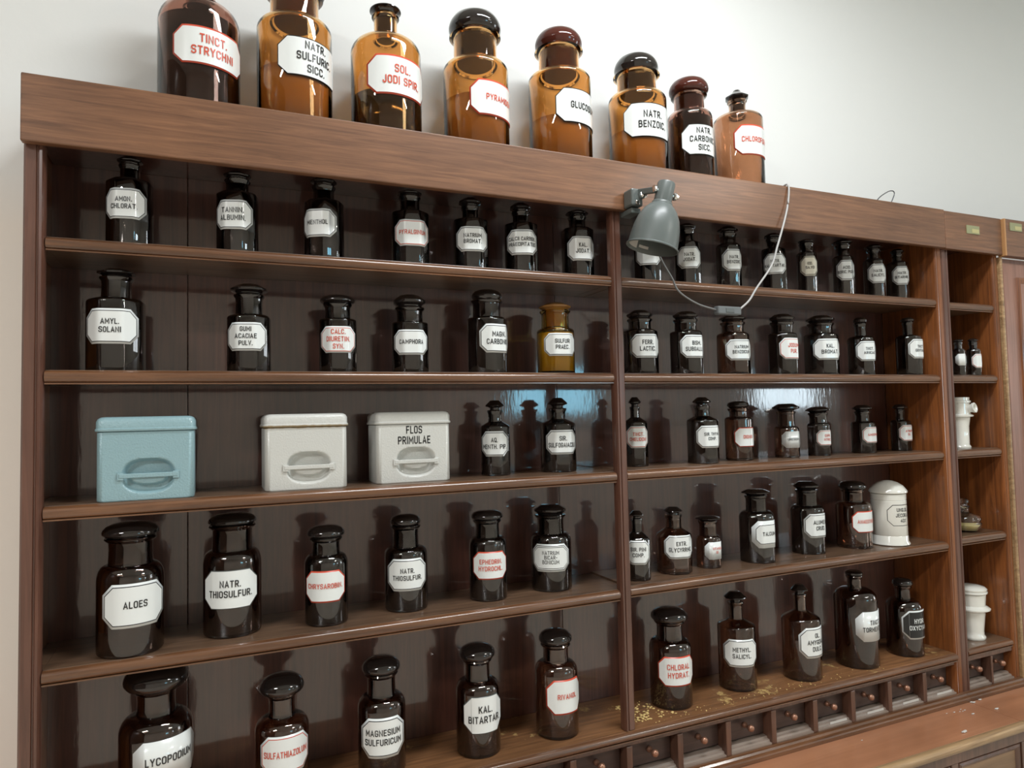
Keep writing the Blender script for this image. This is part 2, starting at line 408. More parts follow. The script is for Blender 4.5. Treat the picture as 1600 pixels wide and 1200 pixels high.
for i in range(len(dv)-1):
    a = dv[i] + (.009 if i else 0); b = dv[i+1] - (.009 if i < len(dv)-2 else 0)
    drawer(cab, a, b, i)
    extrude_x('drawer_ledge', M_['ledge'], cab, [(.0, DZB), (.0, DZB+.004), (.008, DZB+.0045), (.010, DZB+.010), (.018, DZB+.0105), (.020, DZB+.016), (.032, DZB+.017), (.12, DZB+.017), (.12, DZB)], a+.0005, b-.0005)
    if i in (13, 14, 15, 12):
        px = a + (b-a)*.42
        box('paper_slip', M_['paper'], cab, px, b-.012, .0085, .0095, DZB+.0046, DZB+.0125, 0)
def base_mould(parent, x0, x1):
    extrude_x('base_moulding', M_['nosing'], parent, [(DEP, -1.0), (DEP, -.9758), (-.006, -.9758), (-.012, -.978), (-.016, -.983), (-.024, -.986), (-.026, -.990), (-.026, -1.0)], x0, x1)
base_mould(cab, -.336, 2.3605)

# powder spilled at the foot of the CHLORAL HYDRAT jar
random.seed(11)
bm = bmesh.new()
for k in range(240):
    g = random.random()
    x = 1.055 + abs(random.gauss(0, .07)) if g < .6 else random.uniform(1.05, 2.0)
    y = random.uniform(.03, .145) if g < .6 else random.uniform(.005, .05)
    s = random.uniform(.0012, .0045) if g < .6 else random.uniform(.0008, .0022)
    if (x-1.227)**2 + (y-.098)**2 < .066**2: continue
    if (x-1.478)**2 + (y-.105)**2 < .06**2: continue
    r = bmesh.ops.create_icosphere(bm, subdivisions=1, radius=s)
    for v in r['verts']: v.co = Vector((v.co.x*random.uniform(.7, 1.6), v.co.y*random.uniform(.7, 1.5), v.co.z*.5 + s*.3)) + Vector((x, y, ZE+H))
o = tag(from_bm('powder_spill', bm, M_['flake']), 'yellowish powder crumbs spilled on the lowest shelf beside the centre post', 'spilled powder'); o['kind'] = 'stuff'

# ------------------------------------------------------------------ narrow cabinet beside it
nar = thing('narrow_cabinet', (2.5, 0, H-1.0), 'narrow open brown cabinet with five compartments, right of the wide one', 'cabinet')
extrude_z('side_board', M_['stile'], nar, moulded(2.3625, 2.396, -.001, DEP), -.978, ZT-.0225)
extrude_z('side_board', M_['side'], nar, mirror_prof(moulded(2.642, 2.674, -.001, DEP), 2.642, 2.674), -.978, ZT-.0225)
box('fascia_board', M_['fascia'], nar, 2.3622, 2.674, -.022, -.002, ZU-.002, ZT-.003, .003)
box('top_board', M_['shelf'], nar, 2.3622, 2.674, -.001, DEP+.015, ZT-.022, ZT-.004, .001)
box('light_block_board', M_['back'], nar, 2.3965, 2.6415, -.0015, DEP-.0005, ZU+.036, ZU+.050, .001)  # added here too against light leaking in from above
box('back_plank', M_['back'], nar, 2.3965, 2.6415, DEP, DEP+.012, -.978, ZT-.0225, .001)
for z in (.372, ZB_, -.1535, -.456): shelf(nar, 2.3965, 2.6415, z, M_['shelf'])
shelf(nar, 2.3965, 2.6415, ZE, M_['shelf'], th=.022, yf=-.004)
box('drawer_rail', M_['divider'], nar, 2.3965, 2.6415, .003, DEP-.002, -.8805, -.8645, .001)
box('drawer_divider', M_['divider'], nar, 2.515, 2.526, -.001, DEP-.002, DZB, -.8807, .0015)
for a, b in ((2.3965, 2.515), (2.526, 2.6415)):
    drawer(nar, a, b, 1)
    extrude_x('drawer_ledge', M_['ledge'], nar, [(.0, DZB), (.0, DZB+.004), (.008, DZB+.0045), (.010, DZB+.010), (.018, DZB+.0105), (.020, DZB+.016), (.032, DZB+.017), (.12, DZB+.017), (.12, DZB)], a+.0005, b-.0005)
base_mould(nar, 2.3612, 2.674)
def tagplate(parent, x0, z0):
    t = box('inventory_tag', M_['tagpaper'], parent, x0, x0+.070, -.0245 if parent is nar else -.0345, -.022 if parent is nar else -.032, z0, z0+.030, .0003)
    y = -.0252 if parent is nar else -.0352
    box('tag_paper', M_['brass'], t, x0+.028, x0+.066, y, y+.0006, z0+.004, z0+.018, 0)
tagplate(nar, 2.474, .617)

# ------------------------------------------------------------------ panelled cabinet at the right edge
pan = thing('panelled_cabinet', (3.1, 0, H-1.0), 'brown panelled wooden cabinet cut off by the right edge', 'cabinet')
box('fascia_board', M_['fascia'], pan, 2.684, 3.9, -.032, -.002, ZU-.006, ZT-.004, .002)
box('fascia_end', M_['fascia_edge'], pan, 2.676, 2.684, -.032, -.004, ZU-.006, ZT-.004, .001)
box('carcass', M_['door_wood'], pan, 2.6785, 3.9, .004, DEP+.01, -1.0+.001, ZU-.007, .002)
extrude_z('corner_bead', M_['counter_edge'], pan, [(2.676, .004), (2.676, -.008), (2.679, -.0115), (2.685, -.0115), (2.688, -.008), (2.688, .004)], -.999, ZU-.007)
door = box('door', M_['door_wood'], pan, 2.690, 3.5, -.011, .0035, -.985, ZU-.028, .002)
def frame_mould(parent, x0, x1, z0, z1, y, m, w=.024):
    # four mitred moulding strips as one ring
    off = Vector((0,0,0)); q = parent
    while q is not None: off = off + q.location; q = q.parent
    bm = bmesh.new(); sec = [(0, 0), (.003, -.006), (.009, -.009), (.015, -.006), (.019, -.003), (w, .001)]
    rings = []
    for d, dy in sec:
        rings.append([bm.verts.new((x-off.x, y+dy-off.y, z+H-off.z)) for x, z in ((x0+d, z0+d), (x1-d, z0+d), (x1-d, z1-d), (x0+d, z1-d))])
    for a, b in zip(rings, rings[1:]):
        for k in range(4): bm.faces.new((a[k], a[(k+1) % 4], b[(k+1) % 4], b[k]))
    bm.faces.new(rings[-1])
    bmesh.ops.recalc_face_normals(bm, faces=bm.faces)
    return from_bm('panel_moulding', bm, m, parent)
frame_mould(door, 2.765, 3.42, -.90, .478, -.011, M_['side'])
tagplate(pan, 2.706, .645)

# ------------------------------------------------------------------ counter base below
cnt = thing('counter', (1.5, 0, H-1.65), 'reddish brown wooden counter below the drawers with worn front edge', 'counter')
for x0, x1 in ((-.8, 2.3535), (2.3555, 3.9)):
    w_ = box('worktop', M_['counter'], cnt, x0, x1, -.185, DEP, -1.034, -1.0004, .001)
    pr = [(-.1855, -1.0006), (-.190, -.9995)] + [(-.196-.013*math.sin(PI*k/8), -1.0125+.013*math.cos(PI*k/8)) for k in range(9)] + [(-.192, -1.028), (-.190, -1.034), (-.1855, -1.034)]
    extrude_x('edge_moulding', M_['counter_edge'], w_, pr, x0, x1, True)
box('carcass', M_['panel_wood'], cnt, -.79, 3.9, -.150, DEP, -1.65+.08, -1.0345, .002)
box('plinth', M_['drawer'], cnt, -.77, 3.9, -.13, DEP, -1.65+.001, -1.65+.079, .002)
box('rail', M_['divider'], cnt, -.79, 3.9, -.172, -.151, -1.076, -1.035, .002)
xs = [-.79, -.11, .57, 1.25, 1.72, 2.04, 2.378, 3.0, 3.6]
for a, b in zip(xs, xs[1:]):
    box('stile', M_['divider'], cnt, a, a+.030, -.171, -.1505, -1.56, -1.0765, .002)
    p_ = box('door_panel', M_['panel_wood'], cnt, a+.0305, b-.0005, -.163, -.1505, -1.56, -1.077, .001)
    frame_mould(p_, a+.034, b-.004, -1.55, -1.0785, -.163, M_['divider'], .014 if False else .022)
# crumbs of plaster and paper on the worktop
random.seed(5)
bm = bmesh.new()
for (x, y, s) in [(2.27, -.09, .006), (2.275, -.06, .004), (2.27, -.05, .003), (2.20, -.05, .003), (2.23, -.055, .004), (2.25, -.06, .003), (2.262, -.062, .003), (2.36, -.035, .007), (2.355, -.03, .006), (2.40, -.03, .007), (2.375, -.10, .008), (2.12, -.16, .010), (2.13, -.155, .006), (1.80, -.06, .003)]:
    r = bmesh.ops.create_icosphere(bm, subdivisions=1, radius=s)
    for v in r['verts']: v.co = Vector((v.co.x*1.3, v.co.y*.5, v.co.z*.3 + s*.25)) + Vector((x, y, H-1.0))
o = tag(from_bm('plaster_crumbs', bm, M_['paper']), 'whitish plaster crumbs lying on the counter at lower right', 'crumbs'); o['kind'] = 'stuff'

# ------------------------------------------------------------------ lettering and enamel label plates
# narrow poster capitals as stroke paths: (x, y[, corner radius]) on a cap height of 1; a path ending in 'o' is closed
GW = .50; Q_ = .23
GL = {
 'A': (.56, [(0,0),(.28,1),(.56,0)], [(.09,.28),(.47,.28)]),
 'B': (GW, [(0,0),(0,1),(.46,1,.2),(.46,.53,.2),(0,.53)], [(0,.53),(.5,.53,.2),(.5,0,.2),(0,0)]),
 'C': (GW, [(.5,.78),(.5,1,.2),(0,1,Q_),(0,0,Q_),(.5,0,.2),(.5,.22)]),
 'D': (GW, [(0,0),(0,1),(.5,1,.25),(.5,0,.25),(0,0)]),
 'E': (.42, [(.42,1),(0,1),(0,0),(.42,0)], [(0,.52),(.36,.52)]),
 'F': (.42, [(.42,1),(0,1),(0,0)], [(0,.50),(.36,.50)]),
 'G': (GW, [(.5,.79),(.5,1,.2),(0,1,Q_),(0,0,Q_),(.5,0,Q_),(.5,.45),(.30,.45)]),
 'H': (GW, [(0,0),(0,1)], [(.5,0),(.5,1)], [(0,.52),(.5,.52)]),
 'I': (.0, [(0,0),(0,1)]),
 'J': (.40, [(.4,1),(.4,0,.2),(0,0,.2),(0,.25)]),
 'K': (GW, [(0,0),(0,1)], [(.5,1),(.02,.42)], [(.16,.58),(.5,0)]),
 'L': (.40, [(0,1),(0,0),(.4,0)]),
 'M': (.70, [(0,0),(0,1),(.35,.30),(.70,1),(.70,0)]),
 'N': (.54, [(0,0),(0,1),(.54,0),(.54,1)]),
 'O': (GW, [(0,.5),(0,1,Q_),(.5,1,Q_),(.5,0,Q_),(0,0,Q_),(0,.5)]),
 'P': (GW, [(0,0),(0,1),(.5,1,.23),(.5,.44,.23),(0,.44)]),
 'Q': (GW, [(0,.5),(0,1,Q_),(.5,1,Q_),(.5,0,Q_),(0,0,Q_),(0,.5)], [(.28,.25),(.56,-.08)]),
 'R': (GW, [(0,0),(0,1),(.48,1,.22),(.48,.46,.22),(0,.46)], [(.24,.46),(.5,0)]),
 'S': (GW, [(.5,.83),(.5,1,.17),(0,1,Q_),(0,.53,.22),(.5,.49,.22),(.5,0,Q_),(0,0,.17),(0,.17)]),
 'T': (.50, [(0,1),(.5,1)], [(.25,1),(.25,0)]),
 'U': (GW, [(0,1),(0,0,Q_),(.5,0,Q_),(.5,1)]),
 'V': (.54, [(0,1),(.27,0),(.54,1)]),
 'X': (.52, [(0,0),(.52,1)], [(0,1),(.52,0)]),
 'Y': (.52, [(0,1),(.26,.45),(.52,1)], [(.26,.45),(.26,0)]),
 'Z': (.48, [(0,1),(.48,1),(0,0),(.48,0)]),
 '0': (.46, [(0,.5),(0,1,Q_),(.46,1,Q_),(.46,0,Q_),(0,0,Q_),(0,.5)]),
 '1': (.16, [(0,.78),(.16,1),(.16,0)]),
 '4': (.46, [(.34,0),(.34,1),(0,.3),(.46,.3)]),
 '%': (.56, [(0,0),(.56,1)], [(.0,.82),(.16,.82)], [(.40,.16),(.56,.16)]),
 '-': (.24, [(0,.45),(.24,.45)]),
 '.': (.0, [(0,-.005),(0,.015)]),
 ' ': (.16,),
}
def fillet(path):
    out = []
    for i, p in enumerate(path):
        r = p[2] if len(p) > 2 else 0
        v = Vector((p[0], p[1]))
        if r and 0 < i < len(path)-1:
            a, b = Vector(path[i-1][:2]), Vector(path[i+1][:2])
            da, db = (a-v), (b-v); r = min(r, da.length*.98, db.length*.98)
            s, e = v+da.normalized()*r, v+db.normalized()*r
            for k in range(6):
                u = k/5; out.append(s*(1-u)**2 + v*(2*u*(1-u)) + e*u*u)
        else: out.append(v)
    return out
def text_mesh(lines, cap, maxw, xs, leading=1.45, thick=.155):
    """block of centred capitals; returns verts [(s, z)] and quads"""
    V, F = [], []
    n = len(lines); tot = cap + (n-1)*cap*leading
    for i, line in enumerate(lines):
        x = 0; runs = []
        for ch in line:
            g = GL[ch]
            for p in g[1:]: runs.append([q + Vector((x, 0)) for q in fillet(p)])
            x += g[0] + thick + (.17 if ch != '.' else .12)
        width = max(q.x for r in runs for q in r) + thick
        kx = min(cap*xs/.79, maxw/width); zb = tot/2 - cap - i*cap*leading
        tx = thick*min(1, .35+.65*kx/cap*1.0)*cap/kx if kx < cap else thick       # keep stems even when squeezed
        tx = min(tx, thick*1.25)
        for r in runs:
            m = len(r); base = len(V)
            for k, q in enumerate(r):
                d0 = (q-r[k-1]).normalized() if k else (r[1]-r[0]).normalized()
                d1 = (r[k+1]-q).normalized() if k < m-1 else d0
                if not k: d0 = d1
                t = (d0+d1)
                t = t.normalized() if t.length > 1e-4 else d0
                nn = Vector((-t.y, t.x)); c = max(.45, nn.dot(Vector((-d0.y, d0.x))))
                h = thick/2/c
                yq = q.y*(1-thick) + thick/2
                e = 0
                if k == 0: e = -thick/2
                elif k == m-1: e = thick/2
                ex, ey = (t.x*e, t.y*e)
                for sg in (1, -1):
                    V.append(((q.x + ex + nn.x*h*sg*tx/thick - width/2 + thick/2)*kx, (yq + ey + nn.y*h*sg)*cap + zb))
            for k in range(m-1): F.append([base+2*k, base+2*k+1, base+2*k+3, base+2*k+2])
    return V, F
def wrap_fn(R, shape):
    """maps arc length s (0 = front) and an offset to a point on the bottle's outline"""
    if shape == 'flat': return lambda s, off: (s, -R-off)
    if shape == 'round':
        return lambda s, off: ((R+off)*math.sin(s/R), -(R+off)*math.cos(s/R))
    r = .30*R; d = r*math.tan(PI/8); f = R*math.tan(PI/8)-d; arc = r*PI/4
    def fn(s, off):
        sg = 1 if s >= 0 else -1; q = abs(s); a = 0.0
        x, y = 0.0, -R; first = True
        seg = f
        while True:
            if q <= seg:
                x += q*math.cos(a); y += q*math.sin(a); break
            x += seg*math.cos(a); y += seg*math.sin(a); q -= seg
            if q <= arc:
                t = q/r; cx, cy = x - r*math.sin(a), y + r*math.cos(a); a += t
                x, y = cx + r*math.sin(a), cy - r*math.cos(a); break
            cx, cy = x - r*math.sin(a), y + r*math.cos(a); a += PI/4
            x, y = cx + r*math.sin(a), cy - r*math.cos(a); q -= arc; seg = 2*f
        nx, ny = math.sin(a), -math.cos(a)
        return sg*(x+nx*off), y+ny*off
    return fn
def patch(bm, fn, w, h, c, off, zc, mi, thick=0, N_=22):
    """octagonal patch (half width w, height h, cut corners c) laid on the outline"""
    ss = sorted(set([-w, w, -(w-c), w-c] + [-(w-c)+2*(w-c)*i/N_ for i in range(N_+1)]))
    top, bot, tb, bb = [], [], [], []
    for s in ss:
        e = max(0, abs(s)-(w-c)); hh = h/2-e
        x, y = fn(s, off); top.append(bm.verts.new((x, y, zc+hh))); bot.append(bm.verts.new((x, y, zc-hh)))
        if thick:
            x, y = fn(s, off-thick); tb.append(bm.verts.new((x, y, zc+hh))); bb.append(bm.verts.new((x, y, zc-hh)))
    for i in range(len(ss)-1):
        f = bm.faces.new((bot[i], bot[i+1], top[i+1], top[i])); f.material_index = mi; f.smooth = True
        if thick:
            f = bm.faces.new((top[i], top[i+1], tb[i+1], tb[i])); f.material_index = mi
            f = bm.faces.new((bb[i], bb[i+1], bot[i+1], bot[i])); f.material_index = mi
    if thick:
        for f in ((bot[0], top[0], tb[0], bb[0]), (top[-1], bot[-1], bb[-1], tb[-1])):
            f = bm.faces.new(f); f.material_index = mi
def label_plate(parent, fn, w, h, zc, style, red, lines, cap, white='white', xs=.62, base=.0004, lead=1.45):
    ink = M_['redink'] if red else M_['black']
    bg = M_[white]; mats = [bg, ink, M_['offwhite_edge']]
    bm = bmesh.new(); c = h*.24; e = .0012; t = h*.016+.0003
    if style == 'n':   patch(bm, fn, w, h, c, base+e, zc, 0, e)
    elif style == 'en':
        patch(bm, fn, w, h, c, base+e, zc, 2, e); patch(bm, fn, w-t, h-2*t, c, base+e+.0003, zc, 0)
    elif style in ('ek', 'er'):
        t = h*.045 if style == 'er' else h*.026
        patch(bm, fn, w, h, c, base+e, zc, 1, e); patch(bm, fn, w-t, h-2*t, c-t*.586, base+e+.0003, zc, 0)
    elif style in ('ik', 'ir', 'wk', 'dk'):
        a = h*(.15 if style == 'wk' else .055)
        patch(bm, fn, w, h, c, base+e, zc, 0, e)
        patch(bm, fn, w-a, h-2*a, c-a*.586, base+e+.0003, zc, 1); a += t*1.1
        patch(bm, fn, w-a, h-2*a, c-a*.586, base+e+.0006, zc, 0)
        if style == 'dk':
            a += h*.035
            patch(bm, fn, w-a, h-2*a, c-a*.586, base+e+.0009, zc, 1); a += t
            patch(bm, fn, w-a, h-2*a, c-a*.586, base+e+.0012, zc, 0)
    elif style == 'bw':
        ink = M_['white']; mats = [M_['black'], M_['white'], M_['offwhite_edge']]
        t = h*.05
        patch(bm, fn, w, h, c, base+e, zc, 1, e); patch(bm, fn, w-t, h-2*t, c-t*.586, base+e+.0003, zc, 0)
    lp = from_bm('label_plate', bm, mats, parent)
    lines = [l for l in lines if l]
    if lines:
        V, F = text_mesh(lines, cap, 2*w*.82, xs, lead)
        tb = bmesh.new(); vs = [tb.verts.new((x, 0, z)) for x, z in V]
        for f in F:
            try: tb.faces.new([vs[i] for i in f])
            except ValueError: pass
        x0, x1 = min(x for x, z in V), max(x for x, z in V)
        n = max(2, int((x1-x0)/.0035))
        for i in range(1, n):
            x = x0+(x1-x0)*i/n
            bmesh.ops.bisect_plane(tb, geom=tb.verts[:]+tb.edges[:]+tb.faces[:], plane_co=(x, 0, 0), plane_no=(1, 0, 0))
        for v in tb.verts:
            x, y = fn(v.co.x, base+.0027); v.co = Vector((x, y, v.co.z+zc+h*.02))
        from_bm('lettering', tb, ink, lp)
    return lp

# ------------------------------------------------------------------ bottles
R48 = circle_ring(44)
def bottle(d):
    X, Y, Z, R, hs, hn, nR, hl, sR, ht, zb, zt, rot, shape, st, text, style, gl, red, label, group, capf = d
    b = thing('apothecary_bottle', (X, Y, Z+H+.0004), label, 'bottle', group, math.radians(rot))
    oc = shape == 'oct'; ring = OCT if oc else R48
    hn = max(hn, hs+.006); hl = max(hl, hn+.008); ht = max(ht, hl+.008)
    nR = min(nR, R*.8)
    wl = min(.0032, R*.07)
    # outer wall, lip, inner wall
    out = [(0, .0015), (R*.8, .0015), (R-.005, 0), (R-.0015, .0012), (R, .005)]
    if oc: out = [(0, .0015), (R*.8, .0015), (R-.003, 0), (R-.0008, .0008), (R, .003)]
    conical = shape == 'conical' or st == 'hat'
    sh = []
    k = 7
    for i in range(k+1):
        t = i/k
        if conical:
            r = R + (nR-R)*t; z = hs + (hn-hs)*t
            if i == 0: sh.append((R, hs-.004)); r = R-.0015; z = hs
        else:
            r = nR + (R-nR)*math.cos(t*PI/2)**.8; z = hs + (hn-hs)*math.sin(t*PI/2)
        sh.append((r, z))
    nk = [(nR*.985, hn+(hl-hn)*.15), (nR*.97, hn+(hl-hn)*.6), (nR*.99, hl-.010), (nR*1.12, hl-.006, .6), (nR*1.17, hl-.003, .7), (nR*1.12, hl, .7)]
    prof = out + sh + nk
    ri = max(nR-.0045, nR*.72)
    inn = [(ri, hl-.0006, .7), (ri*.97, hn+.002, .5)] + [(max(r-wl, ri*.97), z-wl*.8) for r, z in reversed(sh)][1:] + [(R-wl, .008), (R*.8-wl, .0055), (0, .0055)]
    prof += inn
    bb = from_bm('body', lathe(prof, ring), M_['g_'+gl], b); autosmooth(bb, 38 if not oc else 30)
    # stopper
    Hh = ht-hl; p0 = hl+.0004
    plug = [(0, hn+(hl-hn)*.08), (ri*.9, hn+(hl-hn)*.08), (ri*.94, hl-.001)]
    sring = R48
    if st == 'dome': sp = [(nR*1.0, p0), (sR*.90, p0+.07*Hh), (sR*.99, p0+.22*Hh), (sR, p0+.36*Hh), (sR*.96, p0+.54*Hh), (sR*.84, p0+.75*Hh), (sR*.62, p0+.905*Hh), (sR*.33, p0+.98*Hh), (0, ht)]
    elif st == 'flatdome': sp = [(nR*.9, p0), (sR*.95, p0+.25*Hh), (sR, p0+.42*Hh), (sR*.95, p0+.7*Hh), (sR*.6, ht-.05*Hh), (0, ht)]
    elif st == 'hex': sring = OCT; sp = [(nR*.9, p0), (nR*.95, p0+.15*Hh), (sR*.98, p0+.34*Hh), (sR, p0+.40*Hh), (sR, p0+.54*Hh), (sR*.60, p0+.93*Hh), (sR*.5, ht), (0, ht)]
    elif st == 'hat': sring = OCT; sp = [(nR*.72, p0), (nR*.72, p0+.22*Hh), (sR*.95, p0+.36*Hh), (sR, p0+.42*Hh), (sR*.98, p0+.50*Hh), (sR*.50, p0+.95*Hh), (sR*.42, ht), (0, ht)]
    elif st == 'cone': sring = OCT; sp = [(nR*.9, p0), (sR*.98, p0+.22*Hh), (sR, p0+.34*Hh), (sR*.62, p0+.62*Hh), (sR*.36, p0+.84*Hh), (sR*.28, ht), (0, ht)]
    elif st == 'flat': sp = [(nR*.9, p0), (nR*1.0, p0+.3*Hh), (sR*.9, p0+.62*Hh), (sR, p0+.75*Hh), (sR, p0+.88*Hh), (sR*.9, ht), (0, ht)]
    else: sp = [(nR*.95, p0), (sR, p0+.2*Hh), (sR, p0+.55*Hh), (sR*.7, ht-.08*Hh), (sR*.5, ht), (0, ht)]
    smat = {'amber': 's_brown', 'red': 's_brown', 'rust': 's_dark', 'yellow': 's_yellow'}.get(gl, 's_dark')
    if gl == 'amber' and st in ('dome', 'flat') and text in ('PYRAMIDON', 'NATR.|BENZOIC.', 'SOL.|JODI SPIR.'): smat = 's_dark'
    if st == 'cone': smat = 's_dark'
    s_ = from_bm('stopper', lathe(plug + sp, sring), M_[smat], b); autosmooth(s_, 35 if sring is R48 else 25)
    # contents that show through the clearer glass
    fill = None
    if Z > .6:
        fill = {'TINCT.|STRYCHNI': ('liquid', .99), 'NATR.|SULFURIC.|SICC.': ('powder', .55), 'SOL.|JODI SPIR.': ('liquid', .48), 'PYRAMIDON': ('powder', .62), 'GLUCOSUM': ('powder', .5), 'NATR.|BENZOIC.': ('powder', .55), 'NATR.|CARBONIC.|SICC.': ('liquid', .99)}.get(text)
    elif gl == 'yellow': fill = ('sulfur', .97)
    if fill:
        rr = R-wl-.0008; top = hs*fill[1]
        from_bm('contents', lathe([(0, .0062), (rr*.8, .0062), (rr, .010), (rr, top), (rr*.6, top+.002), (0, top+.001)], ring), M_[fill[0]], b, True)
    # enamel label
    h = zt-zb
    w = R*math.radians(58) if not oc else R*1.06
    w = min(w, h*1.0); 
    fn = wrap_fn(R, 'round' if not oc else 'oct')
    lines = text.split('|') if text else []
    lead = 1.18 if style == 'dk' else 1.45
    label_plate(b, fn, w, h, (zt+zb)/2, style, red, lines, h*capf*(1.03 if Z > .6 else .95), 'cream' if text.startswith('IOD') else 'white', lead=lead)
    return b
